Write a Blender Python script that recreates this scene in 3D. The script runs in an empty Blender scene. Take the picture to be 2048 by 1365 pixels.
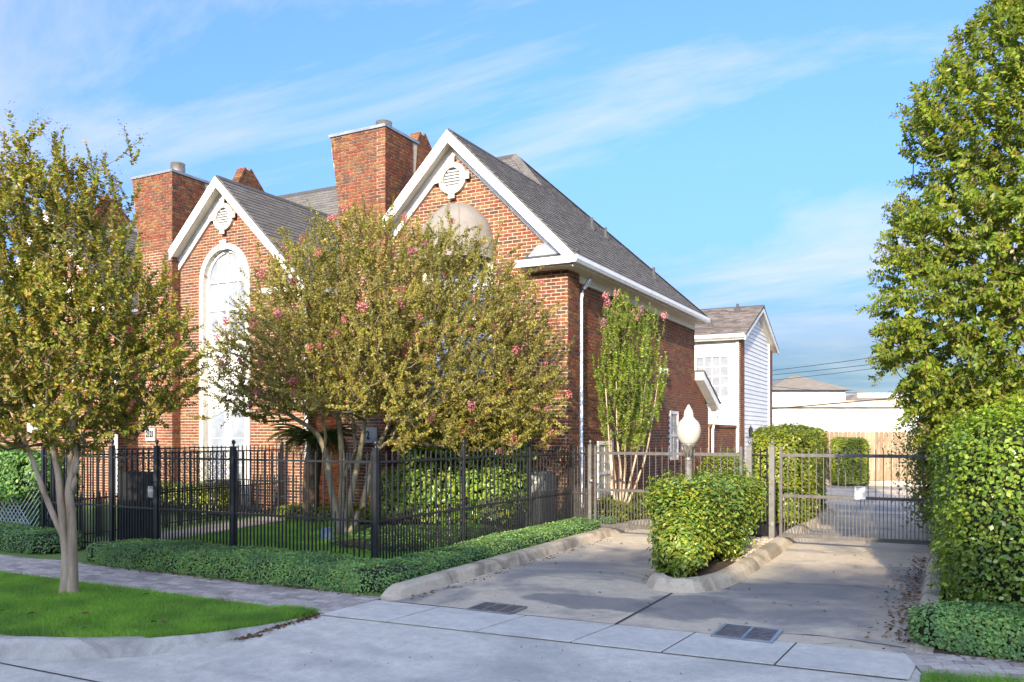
import bpy, math, random
import numpy as np
from mathutils import Vector, Matrix

# ------------------------------------------------------------------ camera, world, sun, exposure
scene = bpy.context.scene
C = scene.collection
CAM_H = 1.75
CAM_A = math.atan2(876.0, 1665.0)            # heading of the camera, to the left of the plot's depth axis
cam_d = bpy.data.cameras.new('camera'); cam = bpy.data.objects.new('camera', cam_d); C.objects.link(cam)
cam_d.sensor_width = 36.0; cam_d.lens = 1665.0 / 2048.0 * 36.0; cam_d.shift_y = 187.5 / 2048.0
cam_d.clip_start = 0.05; cam_d.clip_end = 2000.0
cam.location = (0, 0, CAM_H); cam.rotation_euler = (math.pi / 2, 0, CAM_A)
scene.camera = cam

SUN_EL = math.radians(18.5); SUN_SIDE = math.radians(12.0)
w = bpy.data.worlds.new('World'); scene.world = w; w.use_nodes = True
nt = w.node_tree; N = nt.nodes; L = nt.links; N.clear()
def nd(t, **k):
    n = N.new(t)
    for a, b in k.items(): setattr(n, a, b)
    return n
def math_n(op, a, b=None, c=None):
    n = nd('ShaderNodeMath', operation=op)
    for i, v in enumerate((a, b, c)):
        if v is None: continue
        if isinstance(v, (int, float)): n.inputs[i].default_value = v
        else: L.new(v, n.inputs[i])
    return n.outputs[0]
sky = nd('ShaderNodeTexSky', sky_type='NISHITA', sun_disc=False)
sky.sun_elevation = SUN_EL; sky.sun_rotation = math.pi - SUN_SIDE
sky.air_density = 1.0; sky.dust_density = 8.0; sky.ozone_density = 5.0
tc = nd('ShaderNodeTexCoord'); sx = nd('ShaderNodeSeparateXYZ'); L.new(tc.outputs['Generated'], sx.inputs[0])
zz = math_n('ADD', math_n('MAXIMUM', sx.outputs[2], 0.0), 0.22)
cx = nd('ShaderNodeCombineXYZ')
L.new(math_n('DIVIDE', sx.outputs[0], zz), cx.inputs[0]); L.new(math_n('DIVIDE', sx.outputs[1], zz), cx.inputs[1])
mp = nd('ShaderNodeMapping'); mp.inputs['Rotation'].default_value = (0, 0, math.radians(-10)); mp.inputs['Scale'].default_value = (0.6, 1.4, 1.0)
mp.inputs['Location'].default_value = (9.3, 3.1, 0.0)
L.new(cx.outputs[0], mp.inputs['Vector'])
def noise(scale, detail, rough, dist):
    n = nd('ShaderNodeTexNoise'); n.inputs['Scale'].default_value = scale; n.inputs['Detail'].default_value = detail
    n.inputs['Roughness'].default_value = rough; n.inputs['Distortion'].default_value = dist
    L.new(mp.outputs[0], n.inputs['Vector']); return n.outputs[0]
n1 = noise(1.15, 9, 0.62, 0.55); n2 = noise(0.45, 3, 0.5, 0.2)
cl = math_n('ADD', math_n('MULTIPLY', n1, 0.72), math_n('MULTIPLY', n2, 0.45))
rmp = nd('ShaderNodeValToRGB'); L.new(cl, rmp.inputs[0])
rmp.color_ramp.elements[0].position = 0.515; rmp.color_ramp.elements[0].color = (0, 0, 0, 1)
rmp.color_ramp.elements[1].position = 0.72; rmp.color_ramp.elements[1].color = (1, 1, 1, 1)
mixc = nd('ShaderNodeMix', data_type='RGBA'); mixc.inputs[7].default_value = (1.62, 1.52, 1.44, 1)
tint = nd('ShaderNodeMix', data_type='RGBA', blend_type='MULTIPLY'); tint.inputs[0].default_value = 1.0
tint.inputs[7].default_value = (0.59, 0.69, 0.92, 1)
L.new(sky.outputs[0], tint.inputs[6]); L.new(tint.outputs[2], mixc.inputs[6])
L.new(math_n('MULTIPLY', rmp.outputs[0], 0.80), mixc.inputs[0])
bg = nd('ShaderNodeBackground'); bg.inputs[1].default_value = 0.15
hzf = math_n('MULTIPLY', math_n('POWER', math_n('SUBTRACT', 1.0, math_n('MAXIMUM', sx.outputs[2], 0.0)), 8.5), 0.97)
hzm = nd('ShaderNodeMix', data_type='RGBA'); hzm.inputs[7].default_value = (.62, 1.08, 1.40, 1)
L.new(mixc.outputs[2], hzm.inputs[6]); L.new(hzf, hzm.inputs[0]); L.new(hzm.outputs[2], bg.inputs[0]); out = nd('ShaderNodeOutputWorld'); L.new(bg.outputs[0], out.inputs[0])

sun_d = bpy.data.lights.new('sun', 'SUN'); sun = bpy.data.objects.new('sun', sun_d); C.objects.link(sun)
sun_d.energy = 2.25; sun_d.angle = math.radians(0.6); sun_d.color = (1.0, 0.86, 0.66)
sdir = Vector((-math.sin(SUN_SIDE) * math.cos(SUN_EL), math.cos(SUN_SIDE) * math.cos(SUN_EL), -math.sin(SUN_EL)))
sun.rotation_euler = sdir.to_track_quat('-Z', 'Y').to_euler(); sun.location = (10, -30, 20)
scene.view_settings.view_transform = 'Standard'; scene.view_settings.look = 'None'
scene.view_settings.exposure = 2.15; scene.view_settings.gamma = 1.0; scene.view_settings.use_curve_mapping = False
scene.render.engine = 'CYCLES'

# ------------------------------------------------------------------ materials
def new_mat(name):
    m = bpy.data.materials.new(name); m.use_nodes = True
    t = m.node_tree; t.nodes.clear()
    o = t.nodes.new('ShaderNodeOutputMaterial'); b = t.nodes.new('ShaderNodeBsdfPrincipled')
    t.links.new(b.outputs[0], o.inputs[0]); return m, t, b, o
def ramp_node(t, stops):
    r = t.nodes.new('ShaderNodeValToRGB'); e = r.color_ramp.elements
    while len(e) < len(stops): e.new(0.5)
    for i, s in enumerate(stops):
        p, c = s if isinstance(s[1], tuple) else (i / max(1, len(stops) - 1), s)
        e[i].position = p; e[i].color = (*c, 1)
    return r
def pos_noise(t, scale, detail=4, rough=0.55, dist=0.0, stretch=None):
    g = t.nodes.new('ShaderNodeNewGeometry'); n = t.nodes.new('ShaderNodeTexNoise')
    n.inputs['Scale'].default_value = scale; n.inputs['Detail'].default_value = detail
    n.inputs['Roughness'].default_value = rough; n.inputs['Distortion'].default_value = dist
    if stretch:
        mm = t.nodes.new('ShaderNodeMapping'); mm.inputs['Scale'].default_value = stretch
        t.links.new(g.outputs['Position'], mm.inputs[0]); t.links.new(mm.outputs[0], n.inputs['Vector'])
    else: t.links.new(g.outputs['Position'], n.inputs['Vector'])
    return n.outputs[0]
def piece_random(t):
    g = t.nodes.new('ShaderNodeNewGeometry'); oi = t.nodes.new('ShaderNodeObjectInfo')
    a = t.nodes.new('ShaderNodeMath'); a.operation = 'ADD'
    t.links.new(g.outputs['Random Per Island'], a.inputs[0]); t.links.new(oi.outputs['Random'], a.inputs[1])
    f = t.nodes.new('ShaderNodeMath'); f.operation = 'FRACT'; t.links.new(a.outputs[0], f.inputs[0]); return f.outputs[0]
def bump(t, b, fac, strength, dist=0.01):
    n = t.nodes.new('ShaderNodeBump'); n.inputs['Strength'].default_value = strength; n.inputs['Distance'].default_value = dist
    t.links.new(fac, n.inputs['Height']); t.links.new(n.outputs[0], b.inputs['Normal'])
def mixcol(t, a, c, fac, mode='MIX'):
    m = t.nodes.new('ShaderNodeMix'); m.data_type = 'RGBA'; m.blend_type = mode
    for v, i in ((fac, 0), (a, 6), (c, 7)):
        if isinstance(v, (int, float)): m.inputs[i].default_value = v
        elif isinstance(v, tuple): m.inputs[i].default_value = (*v, 1)
        else: t.links.new(v, m.inputs[i])
    return m.outputs[2]
def plain(name, stops, scale=3.0, rough=0.6, metal=0.0, bmp=0.0, bscale=60, pieces=0.0, spec=0.4, stretch=None, detail=5):
    m, t, b, o = new_mat(name)
    n = pos_noise(t, scale, detail, 0.6, 0.2, stretch)
    r = ramp_node(t, [(0.32, stops[0]), (0.68, stops[-1])] if len(stops) == 2 else [(0.3 + 0.4 * i / (len(stops) - 1), s) for i, s in enumerate(stops)])
    t.links.new(n, r.inputs[0]); col = r.outputs[0]
    if pieces:
        k = ramp_node(t, [(1 - pieces,) * 3, (1 + pieces,) * 3]); t.links.new(piece_random(t), k.inputs[0])
        col = mixcol(t, col, k.outputs[0], 1.0, 'MULTIPLY')
    t.links.new(col, b.inputs['Base Color']); b.inputs['Roughness'].default_value = rough
    b.inputs['Metallic'].default_value = metal; b.inputs['Specular IOR Level'].default_value = spec
    if bmp: bump(t, b, pos_noise(t, bscale, 3, 0.6), bmp)
    return m
def leaf_mat(name, stops, trans=0.35, rough=0.42, spec=0.35):
    m, t, b, o = new_mat(name)
    r = ramp_node(t, stops); t.links.new(piece_random(t), r.inputs[0])
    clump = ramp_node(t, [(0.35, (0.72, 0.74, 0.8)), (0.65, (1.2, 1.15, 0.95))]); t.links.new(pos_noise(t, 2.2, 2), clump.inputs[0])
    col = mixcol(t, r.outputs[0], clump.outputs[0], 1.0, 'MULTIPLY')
    t.links.new(col, b.inputs['Base Color']); b.inputs['Roughness'].default_value = rough
    b.inputs['Specular IOR Level'].default_value = spec
    tr = t.nodes.new('ShaderNodeBsdfTranslucent')
    t.links.new(mixcol(t, col, (1.25, 1.3, 0.6), 1.0, 'MULTIPLY'), tr.inputs[0])
    mx = t.nodes.new('ShaderNodeMixShader'); mx.inputs[0].default_value = trans
    t.links.new(b.outputs[0], mx.inputs[1]); t.links.new(tr.outputs[0], mx.inputs[2]); t.links.new(mx.outputs[0], o.inputs[0])
    return m
def brick_mat(name, dark=0.88):
    m, t, b, o = new_mat(name)
    pr = piece_random(t)
    r = ramp_node(t, [(0.0, (.095, .060, .050)), (0.16, (.155, .085, .062)), (0.34, (.205, .058, .036)), (0.52, (.255, .070, .040)), (0.68, (.225, .092, .046)), (0.84, (.27, .145, .062)), (1.0, (.165, .065, .048))])
    t.links.new(pr, r.inputs[0])
    fleck = ramp_node(t, [(0.52, (0, 0, 0)), (0.72, (1, 1, 1))]); t.links.new(pos_noise(t, 9, 4, 0.65), fleck.inputs[0])
    col = mixcol(t, r.outputs[0], (.30, .17, .07), fleck.outputs[0])
    sm = ramp_node(t, [(0.42, (.62, .58, .56)), (0.6, (1.06, 1.03, 1))]); t.links.new(pos_noise(t, 17, 3), sm.inputs[0])
    col = mixcol(t, col, sm.outputs[0], 0.7, 'MULTIPLY')
    big = ramp_node(t, [(0.35, (.82 * dark, .80 * dark, .80 * dark)), (0.65, (1.1 * dark, 1.08 * dark, 1.04 * dark))]); t.links.new(pos_noise(t, 0.8, 3), big.inputs[0])
    col = mixcol(t, col, big.outputs[0], 1.0, 'MULTIPLY')
    wk = ramp_node(t, [(0.5, (1, 1, 1)), (0.72, (.66, .64, .62))]); t.links.new(pos_noise(t, 2.4, 4, 0.6, 0.2, (1, 1, .16)), wk.inputs[0])
    col = mixcol(t, col, wk.outputs[0], 0.6, 'MULTIPLY')
    t.links.new(col, b.inputs['Base Color']); b.inputs['Roughness'].default_value = 0.85; b.inputs['Specular IOR Level'].default_value = 0.2
    bump(t, b, pos_noise(t, 130, 3), 0.35, 0.004); return m
def concrete_mat(name, base, stain, stain_amt=0.6, sc=0.55):
    m, t, b, o = new_mat(name)
    r = ramp_node(t, [(0.3, tuple(v * 0.86 for v in base)), (0.7, tuple(v * 1.08 for v in base))]); t.links.new(pos_noise(t, 5.0, 8, 0.7), r.inputs[0])
    s1 = ramp_node(t, [(0.47, (0, 0, 0)), (0.60, (stain_amt,) * 3)]); t.links.new(pos_noise(t, sc, 6, 0.62, 0.7), s1.inputs[0])
    col = mixcol(t, r.outputs[0], stain, s1.outputs[0])
    sp = ramp_node(t, [(0.60, (1, 1, 1)), (0.74, (.55, .53, .5))]); t.links.new(pos_noise(t, 32, 5, 0.75), sp.inputs[0])
    col = mixcol(t, col, sp.outputs[0], 0.8, 'MULTIPLY')
    mid = ramp_node(t, [(0.30, (.80, .80, .79)), (0.55, (1.0, 1.0, 1.0)), (0.75, (1.10, 1.10, 1.09))]); t.links.new(pos_noise(t, 11, 9, 0.78), mid.inputs[0])
    col = mixcol(t, col, mid.outputs[0], 0.9, 'MULTIPLY')
    fine = ramp_node(t, [(0.3, (.80, .80, .80)), (0.7, (1.14, 1.14, 1.14))]); t.links.new(pos_noise(t, 170, 2, 0.7), fine.inputs[0])
    col = mixcol(t, col, fine.outputs[0], 1.0, 'MULTIPLY')
    st = ramp_node(t, [(0.55, (1, 1, 1)), (0.75, (.70, .70, .71))]); t.links.new(pos_noise(t, 1.6, 5, 0.7, 0.3, (0.35, 1.5, 1)), st.inputs[0])
    col = mixcol(t, col, st.outputs[0], 0.6, 'MULTIPLY')
    t.links.new(col, b.inputs['Base Color']); b.inputs['Roughness'].default_value = 0.88; b.inputs['Specular IOR Level'].default_value = 0.2
    bump(t, b, pos_noise(t, 90, 4, 0.7), 0.35, 0.006); return m

M = {}
M['brick'] = brick_mat('brick'); 
M['mortar'] = plain('mortar', [(.44, .36, .26), (.54, .45, .34)], 14, 0.95, bmp=0.3)
M['white'] = plain('white_paint', [(.50, .485, .455), (.66, .65, .62), (.72, .71, .68)], 3.5, 0.45, bmp=0.06, bscale=25)
M['cream'] = plain('cream_paint', [(.62, .57, .48), (.70, .65, .56)], 4, 0.55)
M['stone'] = plain('cast_stone', [(.46, .43, .36), (.58, .545, .47)], 9, 0.75, bmp=0.15)
M['gutter'] = plain('gutter_paint', [(.66, .67, .68), (.76, .76, .75)], 5, 0.35)
M['spout'] = plain('downspout_paint', [(.52, .56, .62), (.72, .73, .74)], 7, 0.42)
M['shingle'] = plain('asphalt_shingle', [(.095, .088, .08), (.165, .152, .137)], 26, 0.92, bmp=0.5, bscale=220, pieces=0.14, spec=0.2)
M['shingle_brown'] = plain('brown_shingle', [(.10, .085, .075), (.19, .16, .14)], 9, 0.92, bmp=0.4, bscale=200, pieces=0.35, spec=0.2, stretch=(.4, 1, 1))
M['deck'] = plain('roof_deck', [(.05, .05, .05), (.07, .07, .065)], 5, 0.9)
M['awning'] = plain('awning_canvas', [(.185, .165, .138), (.225, .20, .168)], 3, 0.85, bmp=0.1, bscale=300)
M['blind'] = plain('window_blind', [(.19, .21, .24), (.29, .305, .32)], 3, 0.10, spec=0.6)
M['pane_dark'] = plain('window_glass', [(.035, .045, .055), (.07, .085, .10)], 1.5, 0.05, spec=0.9)
M['pane_pale'] = plain('pale_window_glass', [(.36, .40, .43), (.46, .50, .53)], 1.5, 0.06, spec=0.8)
M['iron'] = plain('black_iron', [(.012, .013, .016), (.022, .023, .027)], 8, 0.38, spec=0.5)
M['iron_grey'] = plain('weathered_iron', [(.075, .07, .064), (.13, .122, .112)], 12, 0.45, 0.3)
M['iron_post'] = plain('weathered_post', [(.13, .125, .115), (.20, .19, .175)], 9, 0.45, 0.4)
M['metal'] = plain('sheet_metal', [(.26, .27, .28), (.42, .43, .44)], 6, 0.35, 0.6)
M['flue'] = plain('flue_metal', [(.30, .24, .16), (.48, .42, .32)], 4, 0.3, 0.8)
M['road'] = concrete_mat('street_concrete', (.68, .63, .515), (.47, .445, .38), 0.75, 0.6)
M['slab'] = concrete_mat('strip_concrete', (.68, .635, .53), (.50, .475, .41), 0.5, 0.9)
M['drive'] = concrete_mat('driveway_concrete', (.63, .525, .375), (.25, .24, .22), 0.85, 0.62)
M['kerb'] = concrete_mat('kerb_concrete', (.60, .50, .36), (.24, .20, .14), 0.8, 1.6)
M['kerb_street'] = concrete_mat('street_kerb_concrete', (.56, .52, .44), (.27, .25, .21), 0.75, 1.5)
def add_stains(m, spots, dark):
    t = m.node_tree; b = [n for n in t.nodes if n.type == 'BSDF_PRINCIPLED'][0]; src = b.inputs['Base Color'].links[0].from_socket
    g = t.nodes.new('ShaderNodeNewGeometry'); nz = t.nodes.new('ShaderNodeTexNoise'); nz.inputs['Scale'].default_value = 2.6; nz.inputs['Detail'].default_value = 6; t.links.new(g.outputs['Position'], nz.inputs['Vector'])
    wob = t.nodes.new('ShaderNodeVectorMath'); wob.operation = 'MULTIPLY_ADD'; t.links.new(nz.outputs['Color'], wob.inputs[0]); wob.inputs[1].default_value = (.7, .7, 0); t.links.new(g.outputs['Position'], wob.inputs[2]); acc = src
    for (x, y, rx, ry, amt, soft) in spots:
        mp_ = t.nodes.new('ShaderNodeMapping'); mp_.inputs['Location'].default_value = (-(x + .35) / rx, -(y + .35) / ry, 0); mp_.inputs['Scale'].default_value = (1 / rx, 1 / ry, 0); t.links.new(wob.outputs[0], mp_.inputs[0])
        ln = t.nodes.new('ShaderNodeVectorMath'); ln.operation = 'LENGTH'; t.links.new(mp_.outputs[0], ln.inputs[0])
        r = ramp_node(t, [(.5 - soft / 2, (amt,) * 3), (.5 + soft / 2, (0, 0, 0))]); h_ = t.nodes.new('ShaderNodeMath'); h_.operation = 'MULTIPLY'; h_.inputs[1].default_value = .5; t.links.new(ln.outputs['Value'], h_.inputs[0]); t.links.new(h_.outputs[0], r.inputs[0])
        acc = mixcol(t, acc, dark, r.outputs[0])
    t.links.new(acc, b.inputs['Base Color'])
add_stains(M['road'], [(-1.6, 5.15, 3.2, .10, .30, .8), (-4.6, 5.55, 1.2, .09, .28, .8), (-3.0, 4.75, 2.6, .08, .22, .8), (-2.9, 5.6, .35, .18, .35, .6), (-4.4, 5.2, .30, .12, .4, .5), (-6.3, 4.45, .9, .14, .35, .8)], (.30, .285, .26))
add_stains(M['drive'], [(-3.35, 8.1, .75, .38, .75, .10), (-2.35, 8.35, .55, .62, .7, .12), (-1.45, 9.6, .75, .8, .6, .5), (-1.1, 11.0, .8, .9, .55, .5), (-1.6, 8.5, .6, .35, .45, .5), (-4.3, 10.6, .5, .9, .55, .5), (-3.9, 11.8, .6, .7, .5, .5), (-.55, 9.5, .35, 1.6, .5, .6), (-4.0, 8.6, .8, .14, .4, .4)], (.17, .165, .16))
M['paver'] = plain('paver', [(.35, .295, .25), (.52, .45, .385)], 16, 0.9, bmp=0.35, bscale=110, pieces=0.28, spec=0.2)
M['joint'] = plain('joint', [(.045, .042, .038), (.075, .07, .06)], 20, 0.95)
M['soil'] = plain('soil', [(.035, .025, .017), (.085, .06, .04)], 14, 0.95, bmp=0.6, bscale=45)
M['ground'] = plain('far_ground', [(.07, .075, .04), (.12, .11, .07)], 0.6, 0.95)
M['grass_base'] = plain('grass_base', [(.10, .17, .035), (.17, .25, .06)], 6, 0.95)
M['path'] = concrete_mat('path_concrete', (.38, .33, .28), (.25, .21, .17), 0.4, 1.0)
M['bark'] = plain('crape_myrtle_bark', [(.20, .135, .088), (.40, .30, .20), (.58, .47, .35)], 7, 0.7, bmp=0.4, bscale=40, stretch=(1, 1, .22))
M['bark_green'] = plain('mossy_bark', [(.11, .10, .05), (.24, .20, .12), (.36, .30, .20)], 6, 0.75, bmp=0.4, bscale=40, stretch=(1, 1, .25))
M['twig'] = plain('twig_bark', [(.10, .08, .04), (.20, .16, .09)], 12, 0.8)
M['hedge_core'] = plain('hedge_dark_core', [(.012, .014, .007), (.03, .028, .014)], 14, 0.95)  # near-black filler colour, paints the shade inside the hedges
M['palm_trunk'] = plain('palm_trunk', [(.06, .04, .025), (.16, .11, .07)], 30, 0.95, bmp=0.8, bscale=40)
G = lambda *s: [(i / (len(s) - 1), c) for i, c in enumerate(s)]
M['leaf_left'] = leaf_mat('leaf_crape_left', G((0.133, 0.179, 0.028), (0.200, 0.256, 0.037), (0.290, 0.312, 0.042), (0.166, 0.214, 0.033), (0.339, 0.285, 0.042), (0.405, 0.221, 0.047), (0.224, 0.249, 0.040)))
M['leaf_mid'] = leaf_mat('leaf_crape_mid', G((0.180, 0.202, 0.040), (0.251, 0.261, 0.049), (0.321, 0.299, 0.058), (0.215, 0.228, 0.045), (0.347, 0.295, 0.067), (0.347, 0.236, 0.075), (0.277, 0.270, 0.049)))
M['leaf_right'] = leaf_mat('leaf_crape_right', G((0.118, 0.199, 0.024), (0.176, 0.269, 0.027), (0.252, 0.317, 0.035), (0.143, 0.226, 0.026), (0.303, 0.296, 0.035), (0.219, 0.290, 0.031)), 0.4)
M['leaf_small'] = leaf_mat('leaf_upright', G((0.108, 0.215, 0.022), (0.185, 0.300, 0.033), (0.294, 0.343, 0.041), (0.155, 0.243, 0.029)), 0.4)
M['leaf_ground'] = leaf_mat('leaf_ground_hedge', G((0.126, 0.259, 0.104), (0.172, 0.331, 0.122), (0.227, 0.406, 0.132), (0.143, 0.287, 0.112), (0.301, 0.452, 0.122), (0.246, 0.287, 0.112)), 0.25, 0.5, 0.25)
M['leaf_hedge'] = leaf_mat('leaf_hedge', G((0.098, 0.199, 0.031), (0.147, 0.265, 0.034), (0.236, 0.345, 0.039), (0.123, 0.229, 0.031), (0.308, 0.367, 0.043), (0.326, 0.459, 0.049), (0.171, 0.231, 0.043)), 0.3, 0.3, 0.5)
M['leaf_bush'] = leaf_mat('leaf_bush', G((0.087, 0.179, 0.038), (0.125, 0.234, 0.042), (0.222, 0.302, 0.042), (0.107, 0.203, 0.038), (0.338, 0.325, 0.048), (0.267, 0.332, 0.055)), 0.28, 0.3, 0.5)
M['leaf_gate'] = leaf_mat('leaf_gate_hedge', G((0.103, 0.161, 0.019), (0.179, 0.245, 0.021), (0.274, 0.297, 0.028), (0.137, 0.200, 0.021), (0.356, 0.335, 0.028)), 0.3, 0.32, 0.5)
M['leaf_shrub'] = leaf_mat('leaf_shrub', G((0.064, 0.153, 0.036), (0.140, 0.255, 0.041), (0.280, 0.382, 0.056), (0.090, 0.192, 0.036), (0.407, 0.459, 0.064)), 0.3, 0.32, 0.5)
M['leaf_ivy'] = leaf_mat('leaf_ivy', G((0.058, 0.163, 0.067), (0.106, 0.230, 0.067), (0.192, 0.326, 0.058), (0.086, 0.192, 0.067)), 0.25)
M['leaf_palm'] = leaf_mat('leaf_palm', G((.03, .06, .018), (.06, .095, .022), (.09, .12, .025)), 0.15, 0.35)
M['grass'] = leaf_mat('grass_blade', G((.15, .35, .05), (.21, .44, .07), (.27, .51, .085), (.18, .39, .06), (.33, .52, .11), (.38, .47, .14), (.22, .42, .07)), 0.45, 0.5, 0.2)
M['dry_leaf'] = leaf_mat('dry_leaf', G((.12, .06, .03), (.20, .11, .05), (.27, .17, .09), (.10, .055, .03)), 0.1, 0.8)
M['seed'] = leaf_mat('seed_heads', G((.11, .06, .02), (.19, .11, .03), (.24, .17, .04), (.15, .07, .025)), 0.15, 0.7)
M['pink'] = leaf_mat('pink_petal', G((.42, .10, .14), (.52, .17, .22), (.60, .25, .30), (.46, .13, .16)), 0.35, 0.6)
M['pale_pink'] = leaf_mat('pale_pink_petal', G((.58, .22, .33), (.66, .32, .42), (.52, .17, .28)), 0.35, 0.6)
M['wood'] = plain('fence_wood', [(.16, .105, .055), (.25, .175, .10), (.32, .235, .145)], 5, 0.85, bmp=0.25, pieces=0.16, stretch=(1, 1, .2))
M['stucco'] = plain('white_stucco', [(.55, .54, .52), (.66, .65, .63)], 0.7, 0.8)
M['tan_trim'] = plain('tan_trim', [(.52, .42, .30), (.60, .49, .36)], 2, 0.7)
M['siding'] = plain('white_siding', [(.56, .57, .58), (.66, .665, .665)], 3, 0.5, stretch=(.3, .3, 2))
M['globe'] = plain('frosted_globe', [(.40, .36, .30), (.56, .52, .45)], 6, 0.35, spec=0.5)
M['lamp_metal'] = plain('lamp_post_metal', [(.13, .12, .105), (.24, .225, .20)], 15, 0.5, 0.5)
M['plastic_white'] = plain('white_plastic', [(.70, .70, .68), (.80, .80, .78)], 8, 0.4)
M['lattice'] = plain('weathered_white_lattice', [(.30, .34, .33), (.46, .50, .48)], 6, 0.6)
M['plate'] = plain('address_stone', [(.27, .27, .25), (.33, .33, .31)], 20, 0.8)
M['black'] = plain('black_paint', [(.012, .012, .012), (.02, .02, .02)], 9, 0.5)
M['grey_box'] = plain('grey_box', [(.11, .12, .125), (.17, .18, .185)], 4, 0.45)
M['blue_grey'] = plain('blue_grey_plastic', [(.16, .22, .33), (.22, .29, .42)], 6, 0.5)
M['wire'] = plain('wire', [(.02, .02, .022), (.035, .035, .037)], 5, 0.6)
M['far_roof'] = plain('far_roof', [(.16, .135, .105), (.24, .205, .16)], 2, 0.9, stretch=(1, 1, 6))
M['grate'] = plain('cast_iron', [(.13, .11, .10), (.24, .22, .21)], 18, 0.55, 0.5)
M['print'] = plain('grey_print', [(.30, .30, .31), (.38, .38, .39)], 9, 0.7)

# ------------------------------------------------------------------ object helpers
WLOC = {}
def link(o, parent=None, loc=(0, 0, 0)):
    C.objects.link(o); o.location = loc
    if parent is not None:
        o.parent = parent; p = WLOC.get(parent.name, Vector((0, 0, 0)))
        o.matrix_parent_inverse = Matrix.Translation(-p) if parent.parent is None else Matrix.Translation(-p)
    WLOC[o.name] = Vector(loc)
    return o
def tag(o, label, cat, group=None):
    o['label'] = label; o['category'] = cat
    if group: o['group'] = group
    return o
def thing(name, label, cat, loc, group=None):
    o = bpy.data.objects.new(name, None); o.empty_display_size = 0.2
    link(o, None, loc); return tag(o, label, cat, group)
def struct(o, kind='structure'): o['kind'] = kind; return o
def np_mesh(name, V, k, F=None, mat=None, smooth=False):
    """mesh with polygons of k corners from a numpy vertex array; F is (n,k) or None for consecutive corners"""
    V = np.asarray(V, dtype=np.float32).reshape(-1, 3)
    if F is None: F = np.arange(len(V), dtype=np.int32).reshape(-1, k)
    F = np.asarray(F, dtype=np.int32)
    me = bpy.data.meshes.new(name); me.vertices.add(len(V)); me.vertices.foreach_set('co', V.ravel())
    me.loops.add(F.size); me.loops.foreach_set('vertex_index', F.ravel())
    me.polygons.add(len(F)); me.polygons.foreach_set('loop_start', np.arange(len(F), dtype=np.int32) * k)
    if smooth: me.polygons.foreach_set('use_smooth', np.ones(len(F), dtype=bool))
    me.update(calc_edges=True)
    if mat: me.materials.append(mat)
    return me
def np_obj(name, V, k, F, mat, parent=None, kind=None, smooth=False):
    V = np.asarray(V, dtype=np.float32).reshape(-1, 3)
    lo = V.min(0); hi = V.max(0); c = np.array([(lo[0] + hi[0]) / 2, (lo[1] + hi[1]) / 2, lo[2]])
    o = bpy.data.objects.new(name, np_mesh(name, V - c, k, F, mat, smooth)); link(o, parent, tuple(float(x) for x in c))
    if kind: o['kind'] = kind
    return o
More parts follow.
